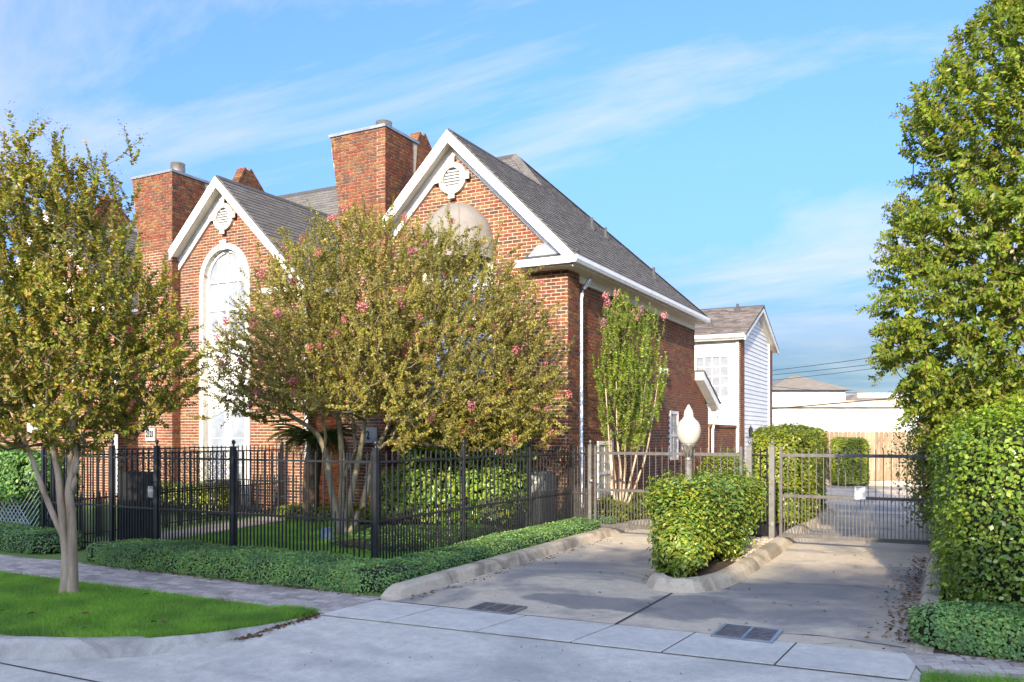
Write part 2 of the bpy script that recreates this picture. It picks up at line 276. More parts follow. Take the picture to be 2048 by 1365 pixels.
class MB:
    def __init__(s): s.v = []; s.f = []; s.sm = []
    def add(s, vs, fs, smooth=False):
        b = len(s.v); s.v += [tuple(p) for p in vs]; s.f += [tuple(i + b for i in f) for f in fs]; s.sm += [smooth] * len(fs); return s
    def box(s, x0, y0, z0, x1, y1, z1):
        return s.add([(x0, y0, z0), (x1, y0, z0), (x1, y1, z0), (x0, y1, z0), (x0, y0, z1), (x1, y0, z1), (x1, y1, z1), (x0, y1, z1)],
                     [(3, 2, 1, 0), (4, 5, 6, 7), (0, 1, 5, 4), (1, 2, 6, 5), (2, 3, 7, 6), (3, 0, 4, 7)])
    def obox(s, c, ax, ay, az):
        c, ax, ay, az = map(Vector, (c, ax, ay, az)); vs = []
        for k in (-1, 1):
            for i, j in ((-1, -1), (1, -1), (1, 1), (-1, 1)): vs.append(c + ax * i + ay * j + az * k)
        return s.add(vs, [(3, 2, 1, 0), (4, 5, 6, 7), (0, 1, 5, 4), (1, 2, 6, 5), (2, 3, 7, 6), (3, 0, 4, 7)])
    def prism(s, pts, off):
        n = len(pts); off = Vector(off); a = [Vector(p) for p in pts]
        return s.add(a + [p + off for p in a], [tuple(range(n))[::-1], tuple(range(n, 2 * n))] + [(i, (i + 1) % n, n + (i + 1) % n, n + i) for i in range(n)])
    def xz(s, pts, y0, y1): return s.prism([(x, y0, z) for x, z in pts], (0, y1 - y0, 0))
    def yz(s, pts, x0, x1): return s.prism([(x0, y, z) for y, z in pts], (x1 - x0, 0, 0))
    def tube(s, path, rad, n=8, smooth=True, cap=True):
        path = [Vector(p) for p in path]; m = len(path)
        if isinstance(rad, (int, float)): rad = [rad] * m
        b = []; up = Vector((0, 0, 1))
        for i, p in enumerate(path):
            t = (path[min(i + 1, m - 1)] - path[max(i - 1, 0)]).normalized()
            a = t.cross(up if abs(t.dot(up)) < 0.95 else Vector((1, 0, 0))).normalized(); c = a.cross(t)
            b += [p + (a * math.cos(2 * math.pi * j / n) + c * math.sin(2 * math.pi * j / n)) * rad[i] for j in range(n)]
        f = [(i * n + j, i * n + (j + 1) % n, (i + 1) * n + (j + 1) % n, (i + 1) * n + j) for i in range(m - 1) for j in range(n)]
        s.add(b, f, smooth)
        if cap: k = len(s.v) - m * n; s.f += [tuple(k + j for j in range(n))[::-1], tuple(k + (m - 1) * n + j for j in range(n))]; s.sm += [False, False]
        return s
    def lathe(s, c, prof, n=24, smooth=True):
        c = Vector(c); b = [c + Vector((r * math.cos(2 * math.pi * j / n), r * math.sin(2 * math.pi * j / n), z)) for r, z in prof for j in range(n)]
        return s.add(b, [(i * n + j, i * n + (j + 1) % n, (i + 1) * n + (j + 1) % n, (i + 1) * n + j) for i in range(len(prof) - 1) for j in range(n)], smooth)
    def sphere(s, c, r, n=10, m=6): return s.lathe(c, [(max(1e-4, r * math.sin(math.pi * i / m)), -r * math.cos(math.pi * i / m)) for i in range(m + 1)], n)
    def build(s, name, mat, parent=None, kind=None):
        a = np.array(s.v); lo = a.min(0); hi = a.max(0); c = np.array([(lo[0] + hi[0]) / 2, (lo[1] + hi[1]) / 2, lo[2]])
        me = bpy.data.meshes.new(name); me.from_pydata((a - c).tolist(), [], s.f)
        me.polygons.foreach_set('use_smooth', s.sm); me.materials.append(mat); me.update()
        o = bpy.data.objects.new(name, me); link(o, parent, tuple(float(x) for x in c))
        if kind: o['kind'] = kind
        return o
def place(name, me, loc, parent, rotz=0.0):
    o = bpy.data.objects.new(name, me); link(o, parent, loc)
    if rotz: o.rotation_euler = (0, 0, rotz)
    return o
CA, SA = math.cos(CAM_A), math.sin(CAM_A)
def size_seen(p):                                     # width in photo pixels of a metre at p (used only to choose which pieces become objects)
    yc = -p[0] * SA + p[1] * CA; return 1665.0 / max(yc, 0.5)
def view_xy(p):
    yc = max(0.3, -p[0] * SA + p[1] * CA); return 1024 + 1665 * (p[0] * CA + p[1] * SA) / yc, 870 + 1665 * (CAM_H - p[2]) / yc

def clip_poly(poly, conv):
    """clip a 2-D polygon by a counter-clockwise convex polygon"""
    res = poly
    for i in range(len(conv)):
        ax, ay = conv[i]; bx, by = conv[(i + 1) % len(conv)]; o = []
        for j in range(len(res)):
            p, q = res[j], res[(j + 1) % len(res)]
            sp = (bx - ax) * (p[1] - ay) - (by - ay) * (p[0] - ax); sq = (bx - ax) * (q[1] - ay) - (by - ay) * (q[0] - ax)
            if sp >= -1e-9: o.append(p)
            if (sp > 1e-9 and sq < -1e-9) or (sp < -1e-9 and sq > 1e-9):
                k = sp / (sp - sq); o.append((p[0] + (q[0] - p[0]) * k, p[1] + (q[1] - p[1]) * k))
        res = o
        if len(res) < 3: return []
    return res
def area2(p): return sum(p[i][0] * p[(i + 1) % len(p)][1] - p[(i + 1) % len(p)][0] * p[i][1] for i in range(len(p))) / 2

class Pieces:
    """bricks, shingles, pavers: gathers every piece, the 300 best seen become objects, the rest one part"""
    def __init__(s): s.full = []; s.rest = MB(); s.meshes = {}
    def lay(s, O, U, V, Nn, conv, pw, ph, gap, depth, holder, seen=None, hole=None, mesh_rot=0.0, tilt=0.0, rng=None, half=True, extra=None, key='a', lim=None):
        O, U, V, Nn = map(Vector, (O, U, V, Nn)); rng = rng or random.Random(5)
        us = [p[0] for p in conv]; vs = [p[1] for p in conv]
        u0, u1, v0, v1 = min(us), max(us), min(vs), max(vs)
        ci = 0; v = v0
        while v < v1 - 0.004:
            off = (0.5 * (pw + gap) if ci % 2 else 0.0) if half else rng.random() * pw
            u = u0 - off
            while u < u1:
                quad = [(u, v), (u + pw, v), (u + pw, v + ph), (u, v + ph)]
                cu, cv = u + pw / 2, v + ph / 2
                u += pw + gap
                if hole and hole(cu, cv): continue
                pl = clip_poly(quad, conv)
                if len(pl) < 3 or area2(pl) < 2e-4: continue
                d = depth + rng.uniform(-.0018, .0018)
                if extra: d += extra(cu, cv)
                whole = abs(area2(pl) - pw * ph) < 1e-7
                cpt = O + U * cu + V * cv
                ok = whole and seen is not None and seen(cpt)
                item = (O, U, V, Nn, pl, d, tilt, holder, mesh_rot, cpt, key, rng.uniform(-.0015, .0015), rng.uniform(-.004, .004))
                if ok: s.full.append((size_seen(cpt) * abs(U.dot(Vector((CA, SA, 0)))) + size_seen(cpt) * .3, item))
                else: s.emit(s.rest, item)
            v += ph + gap; ci += 1
    def emit(s, mb, it):
        O, U, V, Nn, pl, d, tilt = it[:7]; n = len(pl)
        v0 = min(p[1] for p in pl); v1 = max(p[1] for p in pl) + 1e-6
        back = [O + U * p[0] + V * p[1] for p in pl]
        front = [O + U * p[0] + V * p[1] + Nn * (d + tilt * (v1 - p[1]) / (v1 - v0)) for p in pl]
        mb.add(back + front, [tuple(range(n, 2 * n))] + [(i, (i + 1) % n, n + (i + 1) % n, n + i) for i in range(n)])
    def finish(s, name, rest_name, mat, house, limit=300, shared=True):
        s.full.sort(key=lambda t: -t[0]); rot_mesh = {}
        for k, (sc, it) in enumerate(s.full):
            if k >= limit: s.emit(s.rest, it); continue
            O, U, V, Nn, pl, d, tilt, holder, rz, cpt, key, j1, j2 = it
            mk = key
            if mk not in rot_mesh:
                mb = MB(); z = Vector((0, 0, 0)); q = [Vector((O + U * p[0] + V * p[1]) - cpt) for p in pl]
                v0 = pl[0][1]; v1 = pl[2][1]
                f = [a + Nn * (d + tilt * (v1 - p[1]) / (v1 - v0)) for a, p in zip(q, pl)]
                mb.add(q + f, [(4, 5, 6, 7), (0, 1, 5, 4), (1, 2, 6, 5), (2, 3, 7, 6), (3, 0, 4, 7), (3, 2, 1, 0)])
                me = bpy.data.meshes.new(name); me.from_pydata(mb.v, [], mb.f); me.materials.append(mat); me.update(); rot_mesh[mk] = me
            p = cpt + U * j1 + Nn * (j2 * 0.35)
            place(name, rot_mesh[mk], tuple(p), holder)
        if s.rest.v:
            s.rest.build(rest_name, mat, house, 'stuff')

# ------------------------------------------------------------------ foliage helpers
rs = np.random.RandomState(7)
def unit(a): return a / np.maximum(1e-9, np.linalg.norm(a, axis=1, keepdims=True))
def leaves(P, D, Nn, Ln, Wd, fold=0.18, droop=0.12):
    """one six-cornered leaf per row: P base, D direction, Nn upper side"""
    if SIMPLE[0]: return leaves4(P, D, Nn, Ln, Wd)
    D = unit(D); S = unit(np.cross(Nn, D)); U = np.cross(D, S); n = len(P)
    Ln = np.asarray(Ln).reshape(-1, 1) * np.ones((n, 1)); Wd = np.asarray(Wd).reshape(-1, 1) * np.ones((n, 1))
    v = np.empty((n, 6, 3), np.float32)
    v[:, 0] = P
    v[:, 1] = P + D * Ln * .32 + S * Wd * .5 + U * Wd * fold
    v[:, 2] = P + D * Ln * .70 + S * Wd * .40 + U * (Wd * fold - Ln * droop * .4)
    v[:, 3] = P + D * Ln - U * Ln * droop
    v[:, 4] = P + D * Ln * .70 - S * Wd * .40 + U * (Wd * fold - Ln * droop * .4)
    v[:, 5] = P + D * Ln * .32 - S * Wd * .5 + U * Wd * fold
    return v.reshape(-1, 3)
def leaves4(P, D, Nn, Ln, Wd):
    D = unit(D); S = unit(np.cross(Nn, D)); U = np.cross(D, S); n = len(P); Ln = np.asarray(Ln).reshape(-1, 1) * np.ones((n, 1)); Wd = np.asarray(Wd).reshape(-1, 1) * np.ones((n, 1)); v = np.empty((n, 4, 3), np.float32)
    v[:, 0] = P; v[:, 1] = P + D * Ln * .5 + S * Wd * .5; v[:, 2] = P + D * Ln - U * Ln * .1; v[:, 3] = P + D * Ln * .5 - S * Wd * .5
    return v.reshape(-1, 3)
SIMPLE = [False]
def leaf_faces(n):
    b = (np.arange(n) * 6).reshape(-1, 1)
    return np.concatenate([b + np.array([[0, 1, 2, 3]]), b + np.array([[0, 3, 4, 5]])], 1).reshape(-1, 4)
def leaf_obj(name, v, mat, parent):
    return np_obj(name, v, 4, None if SIMPLE[0] else leaf_faces(len(v) // 6), mat, parent, 'stuff')
def segs(A, B, ra, rb, n=4):
    """tapered n-sided sticks between rows of A and B"""
    T = unit(B - A); up = np.where(np.abs(T[:, 2:3]) < .9, np.array([[0, 0, 1.]]), np.array([[1., 0, 0]]))
    X = unit(np.cross(T, up)); Y = np.cross(T, X); m = len(A); V = np.empty((m, 2 * n, 3)); ra = ra.reshape(-1, 1); rb = rb.reshape(-1, 1)
    for j in range(n):
        c, s_ = math.cos(2 * math.pi * j / n), math.sin(2 * math.pi * j / n)
        V[:, j] = A + (X * c + Y * s_) * ra; V[:, n + j] = B + (X * c + Y * s_) * rb
    b = (np.arange(m) * 2 * n).reshape(-1, 1); F = []
    for j in range(n): F.append(b + np.array([[j, (j + 1) % n, n + (j + 1) % n, n + j]]))
    return V.reshape(-1, 3), np.concatenate(F, 1).reshape(-1, 4)
def superbox(c, h, n, p=6.0, faces=(1, 1, 1, 1, 1, 0)):
    """points and normals spread over a rounded box; faces = -x,+x,-y,+y,+z,-z"""
    c = np.array(c); h = np.array(h); a = np.array([h[1] * h[2], h[1] * h[2], h[0] * h[2], h[0] * h[2], h[0] * h[1], h[0] * h[1]]) * np.array(faces)
    fi = rs.choice(6, n, p=a / a.sum()); q = rs.uniform(-1, 1, (n, 3)); ax = fi // 2; sg = np.where(fi % 2 == 0, -1., 1.)
    q[np.arange(n), ax] = sg
    q[fi == 4, 2] = 1; q[fi == 5, 2] = -1
    q /= (np.abs(q) ** p).sum(1, keepdims=True) ** (1 / p)
    nn = unit(np.sign(q) * np.abs(q) ** (p - 1) / h)
    return c + q * h, nn
def lump(P, sc, amp, seed=0):
    r = np.random.RandomState(seed); o = np.zeros(len(P))
    for k in range(6):
        d = r.normal(size=3) * sc * (1 + k * .5); o += np.sin(P @ d + r.uniform(0, 6)) / (1 + k * .5)
    return o * amp / 2
def superbox_core(c, h, p, k, seed, amp, mat, parent, name='stems', res=14):  # solid dark core added inside the leaves to block light
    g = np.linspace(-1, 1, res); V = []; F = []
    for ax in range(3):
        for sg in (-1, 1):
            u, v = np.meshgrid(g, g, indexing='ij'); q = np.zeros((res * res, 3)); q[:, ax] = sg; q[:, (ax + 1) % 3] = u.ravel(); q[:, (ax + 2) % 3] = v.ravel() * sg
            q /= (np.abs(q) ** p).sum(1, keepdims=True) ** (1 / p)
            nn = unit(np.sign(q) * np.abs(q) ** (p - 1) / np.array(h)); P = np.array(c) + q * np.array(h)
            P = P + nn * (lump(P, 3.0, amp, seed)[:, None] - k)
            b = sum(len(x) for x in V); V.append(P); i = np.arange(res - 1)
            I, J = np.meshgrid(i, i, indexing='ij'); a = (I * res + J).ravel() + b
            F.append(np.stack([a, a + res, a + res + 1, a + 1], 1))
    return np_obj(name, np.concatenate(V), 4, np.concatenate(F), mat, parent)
def hedge_leaves(P, nn, L0, W0, depth, up=.5, wild=.8, seed=0, amp=.03, sc=3.0, out=0.0):
    n = len(P); P = P + nn * (lump(P, sc, amp, seed)[:, None] - rs.uniform(0, 1, (n, 1)) ** 1.6 * depth + out * rs.uniform(0, 1, (n, 1)) ** 6)
    Nl = unit(nn + np.array([[0, 0, up]]) + rs.normal(size=(n, 3)) * wild * .5)
    D = rs.normal(size=(n, 3)) + nn * .5 + np.array([[0, 0, .15]]); D = unit(D - Nl * (D * Nl).sum(1, keepdims=True) * .8)
    k = rs.uniform(.45, 1.35, n); return leaves(P, D, Nl, L0 * k, W0 * k)
def hedge(name, label, cat, c, h, n, L0, W0, mat, p=6, depth=.08, core=.06, amp=.03, seed=1, faces=(1, 1, 1, 1, 1, 0), group=None, wild=.8, out=.0, up=.5, taper=0.0):
    t = thing(name, label, cat, (c[0], c[1], c[2] - h[2]), group)
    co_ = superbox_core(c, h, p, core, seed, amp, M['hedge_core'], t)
    P, nn = superbox(c, h, n, p, faces)
    if taper:
        P[:, :2] = np.array(c[:2]) + (P[:, :2] - np.array(c[:2])) * (1 - taper * (1 - (P[:, 2:3] - c[2]) / h[2]) * .5)
        co_.scale = (1 - taper * .75, 1 - taper * .75, 1)
    leaf_obj('leaves', hedge_leaves(P, nn, L0, W0, depth, up=up, wild=wild, seed=seed, amp=amp, out=out), mat, t); return t
def grow(stems, tips, low_pen=1.2, seed=0):
    """joins every tip to the nearest lower point of the growing skeleton; returns the sticks (A,B,ra,rb)"""
    r = np.random.RandomState(seed); pos = []; par = []; base_r = []; can0 = []
    for path, rad, frm in stems:
        for i, p in enumerate(path):
            pos.append(np.array(p, float)); par.append(len(pos) - 2 if i else -1); base_r.append(rad[i]); can0.append(i >= frm)
    ns = len(pos); x0 = stems[0][0][0]; leafs = []
    tips = sorted(tips, key=lambda q: q[2] + .6 * math.hypot(q[0] - x0[0], q[1] - x0[1]))
    arr = np.array(pos + [np.zeros(3)] * (len(tips) * 3)); cnt = ns; can = np.zeros(len(arr), bool); can[:ns] = can0
    for tp in tips:
        tp = np.array(tp); d = tp - arr[:cnt]; dist = np.linalg.norm(d, axis=1)
        cost = dist + np.maximum(0, -d[:, 2]) * low_pen + np.where(can[:cnt], 0, 50); j = int(cost.argmin()); a = arr[j]; ln = dist[j]; m = 2 if ln > .25 else 1
        last = j
        for k in range(1, m + 1):
            f = k / m; q = a + (tp - a) * f
            if k < m: q = q + r.normal(size=3) * ln * .07 + np.array([0, 0, -.06 * ln])
            arr[cnt] = q; par.append(last); base_r.append(0.0); can[cnt] = True; last = cnt; cnt += 1
        leafs.append(last)
    rad2 = np.zeros(cnt)
    for l in leafs: rad2[l] = .0021 ** 2
    for i in range(cnt - 1, ns - 1, -1): rad2[par[i]] += rad2[i] * .93
    rad = np.sqrt(rad2); idx = np.arange(ns, cnt); pa = np.array(par)[idx]
    ra = np.minimum(rad[pa], .035); ra = np.where(pa < ns, np.minimum(ra, rad[idx] * 1.5), ra)
    return arr[pa], arr[idx], ra, rad[idx], arr[np.array(leafs)]
def shoots(tips, center, length, m, L0, W0, up=.6, outw=.6, jit=.45, seed=0, pair=True, flat=.0):
    """a leafy shoot at every tip: m leaves along it; returns leaf vertices and the shoot sticks"""
    r = np.random.RandomState(seed); n = len(tips); o = unit(tips - np.array(center))
    d = unit(o * outw + np.array([[0, 0, up]]) + r.normal(size=(n, 3)) * jit); ln = length * r.uniform(.5, 1.3, (n, 1))
    A = tips - d * ln * .35; B = tips + d * ln * .65
    side = unit(np.cross(d, r.normal(size=(n, 3)))); side2 = np.cross(d, side); vs = []
    for k in range(m):
        f = (k + r.uniform(0, .8, (n, 1))) / m; P = A + (B - A) * f
        an = r.uniform(0, 2 * math.pi, (n, 1)) if not pair else (k % 2) * math.pi + r.normal(size=(n, 1)) * .5
        s = side * np.cos(an) + side2 * np.sin(an)
        D = unit(s + d * .55 + r.normal(size=(n, 3)) * .28 + np.array([[0, 0, -flat]])); Nl = unit(d * .45 + o * .35 + np.array([[0, 0, .25]]) + r.normal(size=(n, 3)) * .6)
        kk = r.uniform(.6, 1.2, n) * (1 - .3 * f[:, 0]); vs.append(leaves(P, D, Nl, L0 * kk, W0 * kk))
    return np.concatenate(vs), A, B, d

# ================================================================== GROUND
def sheet(name, pts, z, mat, kind='structure', thick=0.0):
    mb = MB()
    if thick: mb.prism([(x, y, z - thick) for x, y in pts], (0, 0, thick))
    else: mb.add([(x, y, z) for x, y in pts], [tuple(range(len(pts)))])
    return mb.build(name, mat, None, kind)
sheet('ground', [(-400, -400), (400, -400), (400, 400), (-400, 400)], -0.30, M['ground'])
def street_z(x, y):
    k = min(1, max(0, (6.2 - y) / 1.9)); return -0.008 - 0.13 * k * k * (3 - 2 * k)
xs = np.concatenate([np.arange(-40, -12, 4), np.arange(-12, 4.01, .5), np.arange(6, 41, 4)]); ys = np.concatenate([[-7.5, -4, -1, 2, 3], np.arange(3.5, 6.3, .2), [6.4, 7.18]])
X, Y = np.meshgrid(xs, ys, indexing='ij'); Z = np.vectorize(street_z)(X, Y); ny = len(ys)
I, J = np.meshgrid(np.arange(len(xs) - 1), np.arange(ny - 1), indexing='ij'); a_ = (I * ny + J).ravel()
np_obj('street', np.stack([X.ravel(), Y.ravel(), Z.ravel()], 1), 4, np.stack([a_, a_ + ny, a_ + ny + 1, a_ + 1], 1), M['road'], None, 'structure', True)
mb = MB()
for (x0, y0), (x1, y1) in (((-9.5, 4.02), (-6.9, 4.12)), ((-6.9, 4.12), (-5.6, 4.15)), ((-5.6, 4.15), (-2.0, 4.12))):
    z0 = street_z(x0, y0) + .003; z1 = street_z(x1, y1) + .003
    mb.add([(x0, y0 - .010, z0), (x1, y1 - .010, z1), (x1, y1 + .012, z1), (x0, y0 + .012, z0)], [(0, 1, 2, 3)])
mb.build('street_joint', M['joint'], None, 'structure')
# driveway, garden ground, wall bed
sheet('driveway', [(-5.25, 7.16), (-0.1, 7.36), (-0.1, 20), (3.5, 27), (3.5, 29.2), (-2.2, 29.2), (-5.25, 29.2)], 0.0, M['drive'])
sheet('rear_court', [(-5.25, 29.204), (12, 29.204), (12, 40), (-5.25, 40)], 0.0, M['path'])
sheet('garden_ground', [(-40, 7.3), (-5.30, 7.3), (-5.30, 16.0), (-40, 16.0)], 0.02, M['grass_base'], thick=.3)
sheet('wall_bed', [(-6.5, 14.72), (-5.36, 14.72), (-5.2, 15.2), (-5.0, 20), (-5.0, 27), (-6.5, 27)], 0.09, M['soil'], thick=.15)
sheet('garden_bed', [(-9.4, 11.6), (-6.3, 10.2), (-6.3, 14.05), (-10.2, 14.05)], 0.03, M['soil'], thick=.05)
# the concrete strip across the driveway mouth: one slab per joint
strip = bpy.data.objects.new('concrete_strip', None); link(strip, None, (-3, 6.8, 0)); strip['kind'] = 'structure'
gx = [(-5.44, -5.36), (-4.66, -4.58), (-3.74, -3.62), (-2.83, -2.72), (-2.05, -1.99), (-1.18, -1.14), (-0.25, -0.20)]
for i in range(6):
    y0 = lambda x: 6.30 + (x + 5.4) * .055; y1 = lambda x: 7.10 + (x + 5.4) * .045
    a0, a1 = gx[i][0] + .008, gx[i][1] + .008; b0, b1 = gx[i + 1][0] - .008, gx[i + 1][1] - .008
    MB().prism([(a0, y0(a0), -.0), (b0, y0(b0), -.0), (b1, y1(b1), -.0), (a1, y1(a1), -.0)], (0, 0, .006)).build('slab', M['slab'], strip)
sheet('strip_joint', [(-5.42, 6.31), (-.27, 6.575), (-.24, 7.30), (-5.34, 7.09)], -.003, M['joint'])
mb = MB().add([(-2.745, 7.24, .004), (-2.715, 7.24, .004), (-2.70, 8.96, .004), (-2.73, 8.96, .004)], [(0, 1, 2, 3)])
mb.build('driveway_joint', M['joint'], None, 'structure')
def crack(pts, w_, z=.0035):
    mb = MB(); r = random.Random(len(pts)); L_ = []; R_ = []
    for i, (x, y) in enumerate(dens_([(a, b) for a, b in pts], .09)):
        k = w_ * r.uniform(.3, 1.2); jx, jy = r.uniform(-.012, .012), r.uniform(-.012, .012); L_.append((x + jx, y + jy - k, z)); R_.append((x + jx, y + jy + k, z))
    n = len(L_); mb.add(L_ + R_, [(i, i + 1, n + i + 1, n + i) for i in range(n - 1)]); return mb.build('crack', M['joint'], None, 'structure')
def dens_(path, step):
    o = []
    for a, b in zip(path, path[1:]):
        m = max(1, int(math.dist(a, b) / step)); o += [(a[0] + (b[0] - a[0]) * i / m, a[1] + (b[1] - a[1]) * i / m) for i in range(m)]
    return o + [path[-1]]
crack([(-1.30, 7.60), (-.95, 7.66), (-.6, 7.60), (-.32, 7.55)], .010); crack([(-1.0, 7.32), (-.82, 7.5), (-.8, 7.64)], .006)
crack([(-5.0, 5.2), (-4.3, 5.05), (-3.7, 5.2), (-3.0, 5.1)], .004, street_z(-4, 5.1) + .004) if False else None
crack([(-4.9, 9.2), (-4.5, 9.35), (-4.1, 9.3), (-3.6, 9.45)], .005); crack([(-2.2, 10.3), (-1.6, 10.2), (-1.0, 10.36), (-.4, 10.3)], .005)
# dark water stain below the island (a wear mark with a shape of its own)
def stain_sheet(name, pts, z, mat): return sheet(name, pts, z, mat)
# paver walk
def pavers(holder_name, O, ang, conv, seed, limit=300, z=0.0):
    h = bpy.data.objects.new(holder_name, None); link(h, None, (O[0], O[1], 0)); h['kind'] = 'structure'
    pc = Pieces(); U = (math.cos(ang), math.sin(ang), 0); V = (-math.sin(ang), math.cos(ang), 0)
    MB().prism([tuple(Vector(O) + Vector(U) * p[0] + Vector(V) * p[1] + Vector((0, 0, -.07))) for p in conv], (0, 0, .066)).build('mortar_bed', M['joint'], h)
    pc.lay((O[0], O[1], -.004), U, V, (0, 0, 1), conv, .196, .096, .006, .012, h, seen=lambda p: -20 < view_xy(p)[0] < 2070 and view_xy(p)[1] < 1400, rng=random.Random(seed))
    pc.finish('paver', 'paving', M['paver'], h, limit); return h
pavers('paver_walk', (-34, 6.34, 0), 0.0, [(0, 0), (28.58, 0), (28.62, .92), (0, .92)], 3)
pavers('paver_path', (-11.25, 7.27, 0), 0.0, [(0, 0), (.80, 0), (.80, .85), (0, .85)], 4, 60)
pavers('paver_walk', (-0.18, 6.80, 0), math.radians(14), [(0.0, 0.02), (4, 0.02), (4, .62), (0.0, .62)], 6, 120)
sheet('garden_path', [(-11.95, 8.15), (-11.15, 8.15), (-11.35, 10.5), (-12.0, 13.9), (-12.75, 13.9), (-12.25, 10.5)], 0.045, M['path'], thick=.04)
# verge with its curved kerb
curve = [(-40, 3.98), (-12, 4.0), (-9.0, 4.06), (-7.14, 4.23), (-6.52, 4.49), (-6.02, 4.83), (-5.72, 5.19), (-5.54, 5.62), (-5.45, 6.04), (-5.44, 6.3)]
sheet('verge', [(x - .05, y + .05) for x, y in curve[:-1]] + [(-5.46, 6.31), (-40, 6.31)], 0.0, M['grass_base'], thick=.25)
def kerb_run(name, path, w, top, drop, mat, round_=.03, seed=0):
    """kerb along path: w to the left side of travel stays level, the right side faces the road"""
    mb = MB(); r = random.Random(seed); n = len(path); prof_n = 6; vs = []
    for i, (x, y, t, d) in enumerate(path):
        p0 = path[max(0, i - 1)]; p1 = path[min(n - 1, i + 1)]; dx, dy = p1[0] - p0[0], p1[1] - p0[1]; l = math.hypot(dx, dy) or 1
        nx, ny_ = dy / l, -dx / l
        for (o, z) in ((-w, t - .25), (-w, t), (-round_ * 1.1, t), (0, t - round_), (.025, (t - round_ + d) / 2), (.05, d), (.05, d - .2)):
            vs.append((x + nx * o, y + ny_ * o, z))
    k = 7; fs = [(i * k + j, (i + 1) * k + j, (i + 1) * k + j + 1, i * k + j + 1) for i in range(n - 1) for j in range(k - 1)]
    fs += [tuple(range(k)), tuple((n - 1) * k + j for j in range(k))[::-1]]
    mb.add(vs, fs, False); return mb.build(name, mat, None, 'structure')
def dens(path, step):
    o = []
    for a, b in zip(path, path[1:]):
        m = max(1, int(math.dist(a[:2], b[:2]) / step)); o += [tuple(a[k] + (b[k] - a[k]) * i / m for k in range(len(a))) for i in range(m)]
    return o + [path[-1]]
kp = [(x, y, .012 - max(0, (y - 5.2)) * .010, street_z(x, y) - .0) for x, y in dens(curve, .35)]
kerb_run('street_kerb', kp, .13, 0, 0, M['kerb_street'], .035)
# left driveway kerb, tapering at the street end
kp = [(-5.20, 7.20, .03, -.02), (-5.20, 7.30, .09, -.02), (-5.20, 7.42, .125, -.02), (-5.20, 10, .13, -.02), (-5.20, 14.2, .13, -.02), (-5.16, 14.9, .13, -.02), (-5.0, 15.6, .12, -.02), (-4.95, 27, .12, -.02)]
kerb_run('driveway_kerb', dens(kp, .6), .17, 0, 0, M['kerb'], .03)
# right driveway kerb (faces left, so it is laid from far to near)
kp = [(-0.22, 20, .14, -.02), (-0.22, 12.5, .14, -.02), (-.24, 10, .13, -.02), (-0.26, 8.3, .12, -.02), (-0.27, 7.8, .07, -.02), (-0.28, 7.40, .012, -.02)]
kerb_run('driveway_kerb', dens(kp, .6), .16, 0, 0, M['kerb'], .03)
sheet('hedge_bed', [(-.14, 7.46), (9, 7.9), (9, 24), (-.14, 20)], 0.02, M['soil'], thick=.2)
# island: rounded nose towards the street, bed of soil inside
isl = [(-2.25, 20.0), (-2.22, 19.2), (-2.26, 17), (-2.27, 14), (-2.24, 12.5), (-2.24, 11), (-2.24, 10.2), (-2.27, 9.75), (-2.36, 9.38), (-2.52, 9.12), (-2.75, 9.02), (-2.95, 9.10), (-3.10, 9.32), (-3.18, 9.7), (-3.2, 10.5), (-3.22, 14), (-3.9, 15.2), (-3.95, 27)]
kerb_run('island_kerb', [(x, y, .135, -.02) for x, y in dens(isl[::-1], .3)], .17, 0, 0, M['kerb'], .05)
sheet('island_bed', [(x + (.12 if x < -2.7 else -.12), y + (.12 if y < 9.5 else 0)) for x, y in isl], 0.085, M['soil'], thick=.08)

